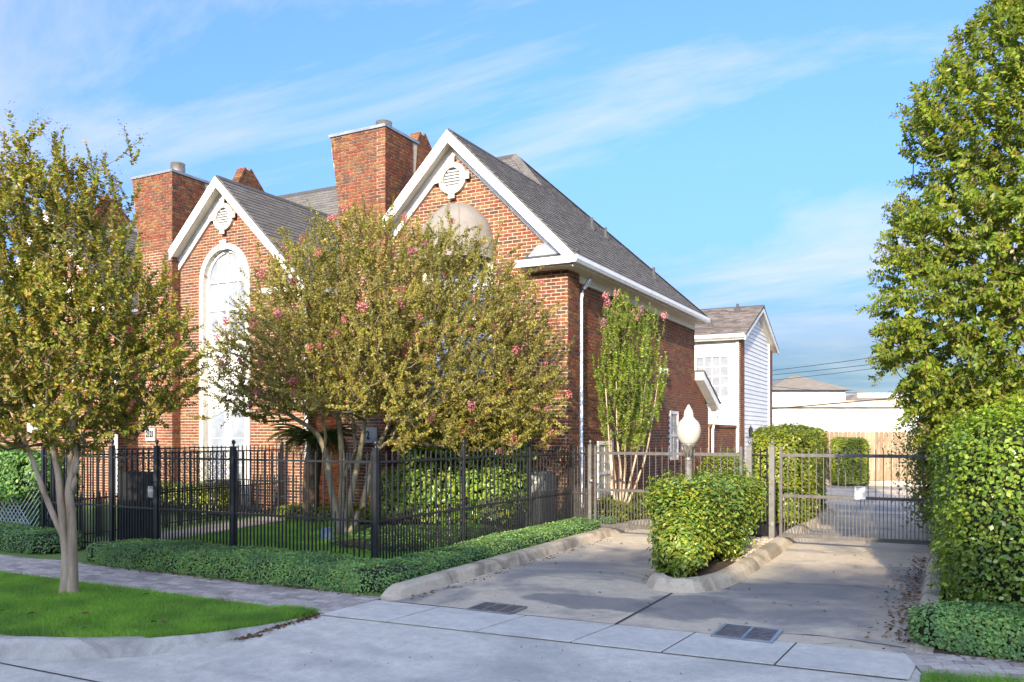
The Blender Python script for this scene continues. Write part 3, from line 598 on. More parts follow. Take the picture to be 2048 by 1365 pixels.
# ================================================================== TOWNHOUSES
BW, BH, BG = .1905, .0547, .0130
FY = 14.1                                             # plane of the front gables
EZ, EX, RX, RZ = 4.97, -5.93, -8.65, 7.69             # eave height, eave edge, gable ridge
def slope_plane_right(ox, y):  return Vector((EX + ox, y, EZ)), Vector((0, 1, 0)), Vector((-1, 0, 1)).normalized(), Vector((1, 0, 1)).normalized()
S2 = math.sqrt(2)
def arch_pts(cx, hw, zs, rise, n=16): return [(cx + hw * math.cos(math.pi * i / n), zs + rise * math.sin(math.pi * i / n)) for i in range(n + 1)]
def band(mb, inner, outer, y0, y1):
    for i in range(len(inner) - 1):
        q = [inner[i], outer[i], outer[i + 1], inner[i + 1]]; mb.xz(q, y0, y1)
def arch_window(house, cx, y, z0, zs, hw, rise, awn=False):
    """two-storey arched opening: stone surround, arched sash above, panel, glazed doors below"""
    ob = 0.13; yi = y + .10
    sur = MB(); band(sur, arch_pts(cx, hw, zs, rise), arch_pts(cx, hw + ob, zs, rise + ob), y - .05, y + .16)
    for s in (-1, 1): sur.box(min(cx + s * hw, cx + s * (hw + ob)), y - .05, z0, max(cx + s * hw, cx + s * (hw + ob)), y + .16, zs - .002)
    sur.xz([(cx - .075, zs + rise - .03), (cx + .075, zs + rise - .03), (cx + .10, zs + rise + ob + .07), (cx - .10, zs + rise + ob + .07)], y - .085, y - .052)
    su = sur.build('arch_surround', M['stone'], house)
    # upper sash
    zb = zs - 1.35; fr = MB(); fw = .07
    band(fr, arch_pts(cx, hw - fw, zs, rise - fw), arch_pts(cx, hw - .003, zs, rise - .003), yi - .03, yi + .05)
    for s in (-1, 1): fr.box(min(cx + s * (hw - fw), cx + s * (hw - .003)), yi - .03, zb, max(cx + s * (hw - fw), cx + s * (hw - .003)), yi + .05, zs - .002)
    fr.box(cx - hw + fw + .002, yi - .03, zb, cx + hw - fw - .002, yi + .05, zb + .08)
    fr.box(cx - .03, yi - .025, zb + .082, cx + .03, yi + .045, zs + rise - fw - .004)
    for zz in (zs, zs - .66): fr.box(cx - hw + fw + .002, yi - .02, zz - .02, cx + hw - fw - .002, yi + .04, zz + .02)
    for s in (-1, 1): fr.box(cx + s * hw * .46 - .012, yi - .018, zb + .082, cx + s * hw * .46 + .012, yi + .03, zs + rise * .72)
    frame = fr.build('window', M['white'], house)
    for s in (-1, 1):
        for k in range(2):
            for (a, b) in ((0.03, hw * .46 - .012), (hw * .46 + .012, hw - fw)):
                x0, x1 = sorted((cx + s * a, cx + s * b)); zt = zs - .66 * k - .02; zl = zs - .66 * (k + 1) + .02 if k == 0 else zb + .08
                MB().box(x0, yi + .012, zl, x1, yi + .02, zt).build('pane', M['blind'], frame)
        hp = [p for p in arch_pts(cx, hw - fw, zs + .02, rise - fw - .02, 20) if s * (p[0] - cx) > .03]
        hp = hp if s > 0 else hp
        MB().xz([(cx + s * .03, zs + .02)] + (hp if s > 0 else hp[::1]) + [(cx + s * .03, zs + rise - fw - .02)] if s > 0 else [(cx - .03, zs + .02), (cx - .03, zs + rise - fw - .02)] + hp, yi + .012, yi + .02).build('pane', M['blind'], frame)
    pn = MB(); pn.box(cx - hw + .003, yi, zb - 1.5, cx + hw - .003, yi + .05, zb - .003)
    for s in (-1, 1):
        x0, x1 = sorted((cx + s * .06, cx + s * (hw - .1))); pn.box(x0, yi - .018, zb - 1.38, x1, yi - .001, zb - .14)
    pn.build('spandrel_panel', M['white'], house)
    dz = zb - 1.504; dr = MB(); dr.box(cx - hw + .003, yi + .02, z0, cx + hw - .003, yi + .05, dz)
    for s in (-1, 1):
        x0, x1 = sorted((cx + s * .008, cx + s * (hw - .05)))
        dr.box(x0, yi - .02, z0 + .03, x0 + .09, yi + .018, dz - .05); dr.box(x1 - .09, yi - .02, z0 + .03, x1, yi + .018, dz - .05)
        dr.box(x0 + .092, yi - .02, z0 + .03, x1 - .092, yi + .018, z0 + .28); dr.box(x0 + .092, yi - .02, dz - .16, x1 - .092, yi + .018, dz - .05)
    d = dr.build('door', M['white'], house)
    for s in (-1, 1):
        x0, x1 = sorted((cx + s * .10, cx + s * (hw - .14)))
        for k in range(3):
            h_ = (dz - .17 - z0 - .30) / 3; MB().box(x0, yi + .008, z0 + .30 + k * h_, x1, yi + .017, z0 + .30 + (k + 1) * h_ - .025).build('pane', M['blind'], d)
def round_vent(house, cx, cz, y):
    mb = MB(); n = 28; ci = [(cx + .205 * math.cos(2 * math.pi * i / n), cz + .205 * math.sin(2 * math.pi * i / n)) for i in range(n + 1)]
    co = [(cx + .315 * math.cos(2 * math.pi * i / n), cz + .315 * math.sin(2 * math.pi * i / n)) for i in range(n + 1)]
    band(mb, ci, co, y - .075, y - .002)
    for ax, az in ((1, 0), (-1, 0), (0, 1), (0, -1)):
        px, pz = -az, ax; q = []
        for r, hwid in ((.20, .055), (.41, .075)): q.append((r, hwid))
        pts = [(cx + ax * q[0][0] - px * q[0][1], cz + az * q[0][0] - pz * q[0][1]), (cx + ax * q[1][0] - px * q[1][1], cz + az * q[1][0] - pz * q[1][1]),
               (cx + ax * q[1][0] + px * q[1][1], cz + az * q[1][0] + pz * q[1][1]), (cx + ax * q[0][0] + px * q[0][1], cz + az * q[0][0] + pz * q[0][1])]
        mb.xz(pts, y - .105, y - .0775)
    v = mb.build('gable_vent', M['stone'], house)
    MB().xz(ci[:-1], y - .012, y - .004).build('backing', M['deck'], v)  # dark backing stands in for the shade between the louvers
    for k in range(6):
        z = cz - .15 + k * .06; hw = math.sqrt(max(0, .195 ** 2 - (z - cz) ** 2))
        MB().obox((cx, y - .035, z), (hw, 0, 0), (0, .010, -.012), (0, .003, .004)).build('louver', M['white'], v)
def downspout(house, x, y, ztop, zbot, ext, mat, face='x', side=1):
    """gooseneck at the gutter then straight down the wall"""
    mb = MB(); a = .042
    if face == 'x': path = [(x + ext, y, ztop + .12), (x + ext, y, ztop + .02), (x + ext * .8, y, ztop - .10), (x + ext * .25, y, ztop - .24), (x + .02, y, ztop - .34), (x, y, ztop - .46), (x, y, zbot + .12), (x + .05, y - .05, zbot)]
    else: path = [(x, y - ext, ztop + .12), (x, y - ext, ztop), (x, y - .05, ztop - .25), (x, y, ztop - .4), (x, y, zbot + .12), (x, y - .1, zbot)]
    mb.tube(path, a, 10); return mb.build('downspout', mat, house)

def seen_box(x0, x1, y0, y1, extra=None):
    def f(p):
        u, v = view_xy(p); return x0 < u < x1 and y0 < v < y1 and (extra is None or extra(u, v))
    return f
def townhouse(ox, label, first, awn, chimney=True, full_side=False, nlimit=300, arch=True):
    h = thing('townhouse', label, 'house', (RX + ox, FY, 0), 'row of brick townhouses')
    P = Pieces(); SH = Pieces(); rng = random.Random(int(100 + ox * 7))
    xl, xr = -10.25 + ox, -6.25 + ox; ax = -8.74 + ox; az = 7.42
    crown = lambda u, v: not (((u - 790) / 350) ** 2 + ((v - 670) / 215) ** 2 < 1) and not (u < 300 and v > 400)
    # --- front gable wall
    conv = [(xl, 0), (xr, 0), (xr, 4.90), (ax, az), (xl, az - (ax - xl))]
    acx = (-14.99 + 6.27 if not awn else -8.62) + ox; hw = .68; zs = 5.35
    def hole(x, z): return arch and (abs(x - acx) < hw + .06 and z < zs) or (math.hypot(x - acx, z - zs) < hw + .06 and z >= zs) or math.hypot(x - (-8.72 + ox), z - 6.83) < .26
    ho = hw + .03
    wall_pl = ([(xl, 0), (acx - ho, 0), (acx - ho, zs)] + arch_pts(acx, ho, zs, .77)[::-1][1:-1] + [(acx + ho, zs), (acx + ho, 0)] + conv[1:]) if arch else conv
    fw = MB().xz(wall_pl, FY, FY + .25).build('front_wall', M['mortar'], h)
    P.lay((0, FY, 0), (1, 0, 0), (0, 0, 1), (0, -1, 0), [(a, b) for a, b in conv], BW, BH, BG, .007, fw, seen=seen_box(250, 1140, 255, 900, crown), hole=hole, rng=rng, key='front')
    if arch: arch_window(h, acx, FY, .12, zs, hw, .74, awn)
    else:
        f = MB(); x0 = xl + .35; f.box(x0, FY - .05, 1.75, x0 + .10, FY - .015, 3.0); f.box(x0 + .8, FY - .05, 1.75, x0 + .9, FY - .015, 3.0); f.box(x0 + .102, FY - .05, 1.75, x0 + .798, FY - .015, 1.85); f.box(x0 + .102, FY - .05, 2.9, x0 + .798, FY - .015, 3.0); f.box(x0 + .102, FY - .04, 2.34, x0 + .798, FY - .016, 2.38)
        f = f.build('window', M['white'], h)
        for z in (1.855, 2.385): MB().box(x0 + .104, FY - .028, z, x0 + .796, FY - .018, z + .48).build('pane', M['pane_pale'], f)
    round_vent(h, -8.72 + ox, 6.83, FY - .012)
    # --- right return of the gable (pilaster), then the side wall
    yb = 14.62 if full_side else 15.3
    ret = MB().box(xr - .3, FY + .252, 0, xr - .002, yb, 4.88).build('return_wall', M['mortar'], h)
    P.lay((xr - .002, FY - .012, 0), (0, 1, 0), (0, 0, 1), (1, 0, 0), [(0, 0), (yb - FY + .012, 0), (yb - FY + .012, 4.86), (0, 4.86)], BW, BH, BG, .012, ret, rng=rng, key='ret')
    if full_side:
        sx_ = xr - .10; y1 = 23.05; y2 = 24.55
        sw = MB().yz([(yb, 0), (y2, 0), (y2, 2.5), (y1 + .001, 3.45), (y1, 4.86), (yb, 4.86)], sx_ - .25, sx_).build('side_wall', M['mortar'], h)
        wins = [(15.78, 16.62, .30, 1.62), (20.72, 21.42, 1.10, 2.36)]
        hole2 = lambda y, z: any(a - .05 < y < b + .05 and c - .03 < z < d + .03 for a, b, c, d in wins)
        P.lay((sx_, 0, 0), (0, 1, 0), (0, 0, 1), (1, 0, 0), [(yb, 0), (y1, 0), (y1, 4.62), (yb, 4.62)], BW, BH, BG, .012, sw, hole=hole2, rng=rng, key='side')
        P.lay((sx_, 0, 0), (0, 1, 0), (0, 0, 1), (1, 0, 0), [(yb, 4.63), (y1, 4.63), (y1, 4.83), (yb, 4.83)], BH, .2, BG, .016, sw, rng=rng, key='soldier')
        P.lay((sx_, 0, 0), (0, 1, 0), (0, 0, 1), (1, 0, 0), [(y1 + .005, 0), (y2, 0), (y2, 2.5), (y1 + .005, 3.44)], BW, BH, BG, .012, sw, rng=rng, key='side')
        for (a, b, c, d), nm in zip(wins, ('tall', 'small')):
            f = MB(); x = sx_ + .014
            f.box(x - .06, a, c, x + .02, a + .055, d); f.box(x - .06, b - .055, c, x + .02, b, d); f.box(x - .06, a + .057, d - .075, x + .02, b - .057, d); f.box(x - .06, a + .057, c, x + .03, b - .057, c + .07)
            f.box(x - .06, a + .057, (c + d) / 2 - .03, x + .012, b - .057, (c + d) / 2 + .03)
            m_ = (a + b) / 2
            for z0, z1 in ((c + .072, (c + d) / 2 - .032), ((c + d) / 2 + .032, d - .077)):
                f.box(x - .05, m_ - .012, z0, x - .004, m_ + .012, z1)
                for q in (1, 2): zz = z0 + (z1 - z0) * q / 3; f.box(x - .048, a + .057, zz - .008, x - .008, m_ - .014, zz + .008); f.box(x - .048, m_ + .014, zz - .008, x - .008, b - .057, zz + .008)
            w_ = f.build('window', M['white'], h)
            for z0, z1 in ((c + .072, (c + d) / 2 - .032), ((c + d) / 2 + .032, d - .077)):
                for y0_, y1_ in ((a + .057, m_ - .013), (m_ + .013, b - .057)): MB().box(x - .045, y0_, z0, x - .03, y1_, z1).build('pane', M['pane_dark'] if nm == 'tall' else M['pane_pale'], w_)
            MB().box(sx_ - .02, a - .06, c - .075, sx_ + .05, b + .06, c - .012).build('window_sill', M['brick'], h)
        # low rear roof with its rake and downspout
        rk = MB(); rk.yz([(y1 + .002, 3.28), (y1 + .002, 3.50), (y2 + .34, 2.66), (y2 + .34, 2.44)], sx_ + .02, sx_ + .27); rk.build('rear_rake', M['white'], h)
        MB().yz([(y1 + .002, 3.502), (y1 + .002, 3.56), (y2 + .40, 2.71), (y2 + .40, 2.664)], sx_ - 4, sx_ + .29).build('rear_roof', M['shingle'], h)
        downspout(h, sx_ + .10, y2 + .16, 2.36, .15, .16, M['white'])
    # --- recessed entrance wall beside the gable to the left, with the chimney between
    if chimney:
        cl, cr, cy, ct = -11.42 + ox, -10.22 + ox, 13.86, 8.05
        fp = [(cl, 0), (cr, 0), (cr, ct), (cl - .22, ct), (cl - .20, 7.8), (cl, 6.55)]
        fpc = [(cl - .22, 0), (cr, 0), (cr, ct), (cl - .22, ct)]
        ch = MB().prism([(x, cy, z) for x, z in fp], (0, .98, 0)); ch.yz([(cy + .981, 6.55), (cy + 1.16, 8.05), (cy + .981, 8.05)], cl, cr)
        ch = ch.build('chimney', M['mortar'], h)
        fp1 = [(cl, 0), (cr, 0), (cr, 6.55), (cl, 6.55)]; fp2 = [(cl, 6.555), (cr, 6.555), (cr, ct), (cl - .22, ct)]
        rec = lambda x, z: -.010 if (cl + .26 < x < cr - .32 and z < 6.2) else 0.0
        P.lay((0, cy, 0), (1, 0, 0), (0, 0, 1), (0, -1, 0), fp1, BW, BH, BG, .014, ch, seen=seen_box(250, 780, 255, 445, crown), rng=rng, extra=rec, key='front')
        P.lay((0, cy, 0), (1, 0, 0), (0, 0, 1), (0, -1, 0), fp2, BW, BH, BG, .014, ch, seen=seen_box(250, 780, 245, 445, crown), rng=rng, key='front')
        P.lay((cr, cy - .012, 0), (0, 1, 0), (0, 0, 1), (1, 0, 0), [(0, 0), (.96, 0), (.98, 6.55), (1.16, ct), (0, ct)], BW, BH, BG, .012, ch, rng=rng, key='ret')
        MB().xz([(cl - .25, ct + .003), (cr + .03, ct + .003), (cr + .03, ct + .062), (cl - .25, ct + .062)], cy - .04, cy + 1.19).build('chimney_cap', M['metal'], ch)
        fh_ = .34 if not full_side else .27
        fl = MB().lathe((cr - .42, cy + .52, ct + .063), [(.175, 0), (.175, fh_), (.165, fh_), (.165, 0)], 24); fl.build('flue', M['flue'], ch)
        MB().obox((cr + .025, FY - .02, 6.05), (.012, 0, 0), (0, .09, 0), (0, 0, .13)).build('flashing', M['metal'], h)
    rx0 = -12.52 + ox if chimney else -14.5 + ox
    rw = MB().box(rx0, 15.302, 0, xl + .02, 15.55, 4.9).build('entry_wall', M['mortar'], h)
    P.lay((0, 15.302, 0), (1, 0, 0), (0, 0, 1), (0, -1, 0), [(rx0, 0), (xl, 0), (xl, 4.9), (rx0, 4.9)], BW, BH, BG, .012, rw, rng=rng, key='front')
    # --- roofs: shingle courses laid over a deck
    O, U, V, Nn = slope_plane_right(ox, 0.0)
    if full_side: polys = [[(13.78, 0), (22.92, 0), (20.2, 2.72 * S2), (13.78, 2.72 * S2)], [(17.74, 2.722 * S2), (20.2, 2.722 * S2), (18.97, 3.95 * S2)]]
    else: polys = [[(13.78, 0), (15.02, 0), (17.74, 2.72 * S2), (13.78, 2.72 * S2)]]
    roof = bpy.data.objects.new('roof', None); link(roof, h, (RX + ox, FY, EZ))
    def deck(O, U, V, Nn, pl, name='roof_deck'):
        MB().prism([tuple(O + U * p[0] + V * p[1] - Nn * .045) for p in pl], tuple(Nn * .043)).build(name, M['deck'], roof)
    for pl in polys:
        deck(O, U, V, Nn, pl)
        SH.lay(O, U, V, Nn, pl, .302, .140, .003, .010, roof, seen=seen_box(330, 1430, 250, 640, lambda u, v: v < 480 or u > 900), rng=rng, half=False, tilt=.012, key='right')
    O3, U3, V3, N3 = Vector((0, 14.90, EZ - .12)), Vector((1, 0, 0)), Vector((0, 1, 1)).normalized(), Vector((0, -1, 1)).normalized()
    top = (18.97 - 14.90) * S2
    pl = [(-12.52 + ox, 0), (-6.05 + ox, 0), (-9.88 + ox, top), (-12.52 + ox, top)] if full_side else [(-12.52 + ox, 0), (-6.25 + ox, 0), (-6.25 + ox, top), (-12.52 + ox, top)]
    deck(O3, U3, V3, N3, pl)
    SH.lay(O3, U3, V3, N3, pl, .302, .140, .003, .010, roof, seen=seen_box(500, 1080, 300, 470, lambda u, v: (u < 690 and v < 460) or u > 980), rng=rng, half=False, tilt=.012, key='main')
    back = MB(); back.add([(-12.52 + ox, 18.975, 8.91), ((-9.88 if full_side else -6.25) + ox, 18.975, 8.91), ((-5.93 if full_side else -6.25) + ox, 22.92, 4.96), (-12.52 + ox, 22.92, 4.96)], [(0, 1, 2, 3)])
    back.build('rear_slope', M['shingle'], roof)
    lf = MB().add([(RX + ox, 13.78, RZ - .012), (RX + ox, 17.75, RZ - .012), (-11.9 + ox, 17.75, RZ - .012 - 3.25), (-10.2 + ox, 15.3, RZ - .012 - 1.55), (-10.2 + ox, 13.78, RZ - .012 - 1.55)], [(0, 1, 2, 3, 4)])
    lf.build('left_slope', M['shingle'], roof)
    rc = MB(); rc.prism([(RX + ox - .10, 13.77, RZ - .085), (RX + ox, 13.77, RZ + .035), (RX + ox + .10, 13.77, RZ - .065), (RX + ox, 13.77, RZ - .01)], (0, 3.85, 0)); rc.build('ridge_cap', M['deck'], roof)
    rc = MB(); x1 = (-9.88 if full_side else -6.3) + ox; rc.yz([(18.85, 8.84), (18.97, 8.97), (19.09, 8.84), (18.97, 8.90)], -12.5 + ox, x1); rc.build('ridge_cap', M['deck'], roof)
    if full_side:
        a = Vector((-9.88, 18.97, 8.95)); b = Vector((-5.93, 22.92, 5.0)); sd = Vector((1, -1, 0)).normalized() * .10
        MB().add([a + sd + Vector((0, 0, -.04)), a + Vector((0, 0, .035)), a - sd + Vector((0, 0, -.04)), b + sd + Vector((0, 0, -.04)), b + Vector((0, 0, .035)), b - sd + Vector((0, 0, -.04))], [(0, 3, 4, 1), (1, 4, 5, 2)]).build('hip_cap', M['shingle'], roof)
        a = Vector((-9.86, 18.95, 8.93)); b = Vector((-8.70, 17.79, 7.77)); sd = Vector((1, 1, 0)).normalized() * .13; m_ = MB()
        for k in range(7):
            p = a + (b - a) * (k / 7); q = a + (b - a) * ((k + 1.1) / 7); up = Vector((0, 0, .05)); lo = Vector((0, 0, -.03 - .0))
            MB().add([p + sd + lo + Vector((.0, 0, -.06)), p + up, p - sd + lo - Vector((0, 0, .06)), q + sd + lo - Vector((0, 0, .035)), q + up * 1.5, q - sd + lo - Vector((0, 0, .035))], [(0, 3, 4, 1), (1, 4, 5, 2), (3, 5, 4)]).build('hip_shingle', M['shingle'], roof)
    SH.finish('shingle', 'shingles', M['shingle'], roof, 300)
    # --- rake boards, frieze, soffit
    ax_, az_ = RX + ox, RZ - .012
    def chev(t0, t1, xl_, xr_): # a band under the roof line on both slopes, t measured down square to the slope
        k0, k1 = t0 * S2, t1 * S2
        L_ = [(ax_, az_ - k0), (xl_, az_ - k0 - (ax_ - xl_)), (xl_, az_ - k1 - (ax_ - xl_)), (ax_, az_ - k1)]
        R_ = [(ax_ + .0005, az_ - k0), (ax_ + .0005, az_ - k1), (xr_, az_ - k1 - (xr_ - ax_)), (xr_, az_ - k0 - (xr_ - ax_))]
        return L_, R_
    Lp, Rp = chev(.012, .17, cr + .03 if chimney else xl, -5.99 + ox)
    MB().xz(Lp, 13.74, 13.776).xz(Rp, 13.74, 13.776).build('rake_board', M['white'], h)
    Lp, Rp = chev(.0, .035, cr + .03 if chimney else xl, -5.97 + ox)
    MB().xz(Lp, 13.715, 13.738).xz(Rp, 13.715, 13.738).build('rake_trim', M['white'], h)
    Lp, Rp = chev(.062, .085, cr + .03 if chimney else xl, -6.2 + ox)
    MB().xz(Lp, 13.778, 14.085).xz(Rp, 13.778, 14.085).build('rake_soffit', M['cream'], h)
    Lp, Rp = chev(.089, .285, xl + .02, -6.62 + ox)
    MB().xz(Lp, 14.03, 14.084).xz(Rp, 14.03, 14.084).build('frieze_board', M['white'], h)
    # --- eave, gutter, front return
    ye = 22.9 if full_side else 15.2
    gp = [(0, .0), (.085, .0), (.115, .055), (.115, .125), (.0, .125)]
    g = MB(); g.prism([(EX + ox - .045 + a, 13.62, EZ - .135 + b) for a, b in gp], (0, ye - 13.62, 0)); g.prism([(-7.12 + ox, 13.735 - a, EZ - .135 + b) for a, b in gp], (1.12 + .04, 0, 0))
    g.build('gutter', M['gutter'], h)
    s_ = MB(); s_.box(xr - .099, 14.06, EZ - .16, EX + ox - .05, ye, EZ - .14); s_.box(-7.05 + ox, 13.74, EZ - .16, EX + ox - .05, 14.058, EZ - .14); s_.build('soffit', M['cream'], h)
    if full_side: MB().box(xr - .086, 14.64, EZ - .30, xr - .04, ye - .02, EZ - .162).build('frieze_board', M['cream'], h)
    MB().prism([(-7.06 + ox, 13.74, EZ - .008), (-7.06 + ox, 14.08, EZ + .19), (-7.06 + ox, 14.08, EZ - .008)], (1.05, 0, 0)).build('return_roof', M['deck'], h)
    MB().add([(-7.02 + ox, 13.95, EZ + .10), (-6.83 + ox, 13.97, EZ + .31), (-6.60 + ox, 13.97, EZ + .34), (-6.36 + ox, 13.95, EZ + .12), (-7.02 + ox, 14.08, EZ + .10), (-6.83 + ox, 14.08, EZ + .33), (-6.60 + ox, 14.08, EZ + .36), (-6.36 + ox, 14.08, EZ + .12)],
             [(0, 3, 2, 1), (0, 1, 5, 4), (1, 2, 6, 5), (2, 3, 7, 6)]).build('return_flashing', M['metal'], h)
    if full_side: downspout(h, xr - .03, 14.78, EZ - .16, .35, .26, M['spout'])
    else: downspout(h, xr + .045, FY - .06, EZ - .2, .12, .25, M['white'], 'y')
    # --- party wall parapet rising through the roof
    pa = [(17.55, 8.30), (20.2, 7.9), (18.95, 9.05), (18.46, 9.72)]
    px = -12.37 + ox
    pw_ = MB().yz([(17.2, 7.6), (20.6, 7.6), (18.50, 9.72), (18.32, 9.72)], px - .27, px).build('parapet', M['mortar'], h)
    P.lay((px, 0, 0), (0, 1, 0), (0, 0, 1), (1, 0, 0), [(17.2, 7.6), (20.6, 7.6), (18.50, 9.69), (18.32, 9.69)], BW, BH, BG, .012, pw_, rng=rng, key='ret')
    n_ = 20
    for side, (p0, p1) in enumerate((((17.2, 7.6), (18.34, 9.735)), ((20.6, 7.6), (18.48, 9.735)))):
        d = Vector((0, p1[0] - p0[0], p1[1] - p0[1])); ln = d.length; d.normalize(); nn_ = Vector((0, -d.z, d.y)) if side == 0 else Vector((0, d.z, -d.y))
        n_ = int(ln / .075); cp = MB()
        for k in range(n_): cp.obox(Vector((px - .13, p0[0], p0[1])) + d * (k + .5) * .075 + nn_ * .025, (.155, 0, 0), tuple(d * .032), tuple(nn_ * .03))
        P.rest.v, P.rest.f, P.rest.sm = P.rest.v, P.rest.f, P.rest.sm; b = len(P.rest.v); P.rest.add(cp.v, cp.f)
    if awn:   # domed canvas awning over the arched window
        aw = bpy.data.objects.new('awning', None); link(aw, h, (acx, FY, 5.3)); R_, rise_, dep = .83, 1.0, .72; zb_ = 5.32; ng = 6
        for k in range(ng):
            mb = MB(); n1_, n2_ = 5, 9; v_ = []
            for i in range(n1_ + 1):
                ph = math.pi * (k + i / n1_) / ng
                for j in range(n2_ + 1):
                    th = math.pi / 2 * j / n2_; bul = 1 + .012 * math.sin(math.pi * i / n1_)
                    v_.append((acx - R_ * math.cos(ph) * math.cos(th) * bul, FY - .02 - dep * math.sin(ph) * math.cos(th) * bul, zb_ + rise_ * math.sin(th)))
            f_ = [(i * (n2_ + 1) + j, (i + 1) * (n2_ + 1) + j, (i + 1) * (n2_ + 1) + j + 1, i * (n2_ + 1) + j + 1) for i in range(n1_) for j in range(n2_)]
            mb.add(v_, f_, True); mb.build('awning_panel', M['awning'], aw)
            vl = MB(); q = [(acx - R_ * math.cos(math.pi * (k + i / n1_) / ng), FY - .02 - dep * math.sin(math.pi * (k + i / n1_) / ng)) for i in range(n1_ + 1)]
            vl.add([(x, y, zb_ - .003) for x, y in q] + [(x, y, zb_ - .17) for x, y in q], [(i, i + n1_ + 1, i + n1_ + 2, i + 1) for i in range(n1_)]); vl.build('valance', M['awning'], aw)
            if k: MB().tube([(acx - R_ * 1.006 * math.cos(math.pi * k / ng) * math.cos(math.pi / 2 * j / 9), FY - .022 - dep * 1.006 * math.sin(math.pi * k / ng) * math.cos(math.pi / 2 * j / 9), zb_ + rise_ * 1.004 * math.sin(math.pi / 2 * j / 9)) for j in range(10)], .007, 5).build('seam', M['awning'], aw)
    P.finish('brick', 'brickwork', M['brick'], h, nlimit)
    return h
DX = -6.27
def text_on(parent, txt, x, y, z, size, mat):
    cu = bpy.data.curves.new('number', 'FONT'); cu.body = txt; cu.size = size; cu.extrude = .004; cu.offset = .005; cu.align_x = 'CENTER'; cu.align_y = 'CENTER'
    t = bpy.data.objects.new('number', cu); C.objects.link(t); dg = bpy.context.evaluated_depsgraph_get(); me = bpy.data.meshes.new_from_object(t.evaluated_get(dg)); bpy.data.objects.remove(t)
    me.materials.clear(); me.materials.append(mat); o = bpy.data.objects.new('number', me); link(o, parent, (x, y, z)); o.rotation_euler = (math.pi / 2, 0, 0); o.scale = (.82, 1.25, 1); return o
h1 = townhouse(0.0, 'brick townhouse at the driveway with a domed beige awning in its white-trimmed gable', True, True, True, True)
h2 = townhouse(DX, 'brick townhouse with a tall white arched window behind the ornamental black railing', False, False, True, False)
h3 = townhouse(2 * DX, 'brick townhouse mostly hidden by the leaning tree on the lawn', False, False, False, False, 60, False)
MB().xz([(12.62 - 24.07, 4.9), (12.62 - 24.06, 4.9), (12.62 - 24.06, 4.91)], 15, 15.01) if False else None
for hh, txt, x, z in ((h2, '2121', -17.20, 1.76), (h1, '2', -10.56, 1.74)):
    y = 13.80; pl = MB().box(x - .17, y, z - .16, x + .17, y + .045, z + .16)
    pl = pl.build('address_plate', M['plate'], hh); text_on(pl, txt, x if len(txt) > 1 else x - .055, y - .006, z, .165 if len(txt) > 1 else .19, M['black'])
# plumbing vents, camera
for t_, y_ in ((1.81, 18.9), (1.69, 19.5), (.80, 20.6)):
    x_, z_ = EX - t_, EZ + t_; rr = MB().lathe((x_, y_, z_ - .06), [(.036, 0), (.036, .33), (.03, .33), (.03, .05)], 12); rr.lathe((x_, y_, z_ - .05), [(.10, 0.0), (.05, .12), (.038, .13)], 12)
    rr.build('roof_vent', M['deck'], h1)
sc_ = thing('security_camera', 'white security camera fixed high on the brick side wall', 'camera', (-6.25, 19.9, 3.25))
MB().box(-6.335, 19.84, 3.26, -6.29, 19.96, 3.40).tube([(-6.29, 19.9, 3.33), (-6.2, 19.9, 3.33)], .02, 8).build('bracket', M['plastic_white'], sc_)
MB().tube([(-6.2, 20.0, 3.36), (-6.14, 19.72, 3.30)], .055, 12).build('camera_body', M['plastic_white'], sc_)
MB().tube([(-6.139, 19.718, 3.2995), (-6.135, 19.70, 3.296)], .04, 12).build('lens', M['black'], sc_)

# ================================================================== REAR BUILDING WITH WHITE SIDING, PATIO WALL
rb = thing('siding_house', 'white clapboard house with brown shingle roof behind the brick townhouse', 'house', (-6.2, 30.5, 0))
WY, WX = 28.10, -6.20; yB = 33.75; pk = 30.8; ez = 5.08
body = MB().box(-11, WY + .03, 0, WX - .03, 33.7, ez).yz([(WY + .03, ez), (33.7, ez), (pk, 6.28)], -11, WX - .03).build('wall', M['deck'], rb)
def boards(O, U, V, Nn, conv, expo, parent, mat):
    v0 = min(p[1] for p in conv); v1 = max(p[1] for p in conv); v = v0; us = [p[0] for p in conv]
    while v < v1:
        pl = clip_poly([(min(us), v), (max(us), v), (max(us), v + expo - .004), (min(us), v + expo - .004)], conv); v += expo
        if len(pl) < 3: continue
        n = len(pl); vv = max(1e-3, expo); b0 = min(p[1] for p in pl)
        mb = MB(); back = [O + U * p[0] + V * p[1] for p in pl]; fr = [O + U * p[0] + V * p[1] + Nn * (.030 - .020 * min(1, (p[1] - b0) / vv)) for p in pl]
        mb.add(back + fr, [tuple(range(n, 2 * n))] + [(i, (i + 1) % n, n + (i + 1) % n, n + i) for i in range(n)]); mb.build('siding_board', mat, parent)
Vx, Vy, Vz = Vector((1, 0, 0)), Vector((0, 1, 0)), Vector((0, 0, 1))
wx0, wx1, wz0, wz1 = -7.66, -6.59, 3.06, 4.38
for conv in ([(-8.4, wz1 + .17), (-6.35, wz1 + .17), (-6.35, ez - .02), (-8.4, ez - .02)], [(-8.4, .6), (-6.35, .6), (-6.35, wz0 - .16), (-8.4, wz0 - .16)], [(wx1 + .13, wz0 - .16), (-6.35, wz0 - .16), (-6.35, wz1 + .17), (wx1 + .13, wz1 + .17)], [(-8.4, wz0 - .16), (wx0 - .13, wz0 - .16), (wx0 - .13, wz1 + .17), (-8.4, wz1 + .17)]):
    boards(Vector((0, WY + .03, 0)), Vx, Vz, Vector((0, -1, 0)), conv, .152, body, M['siding'])
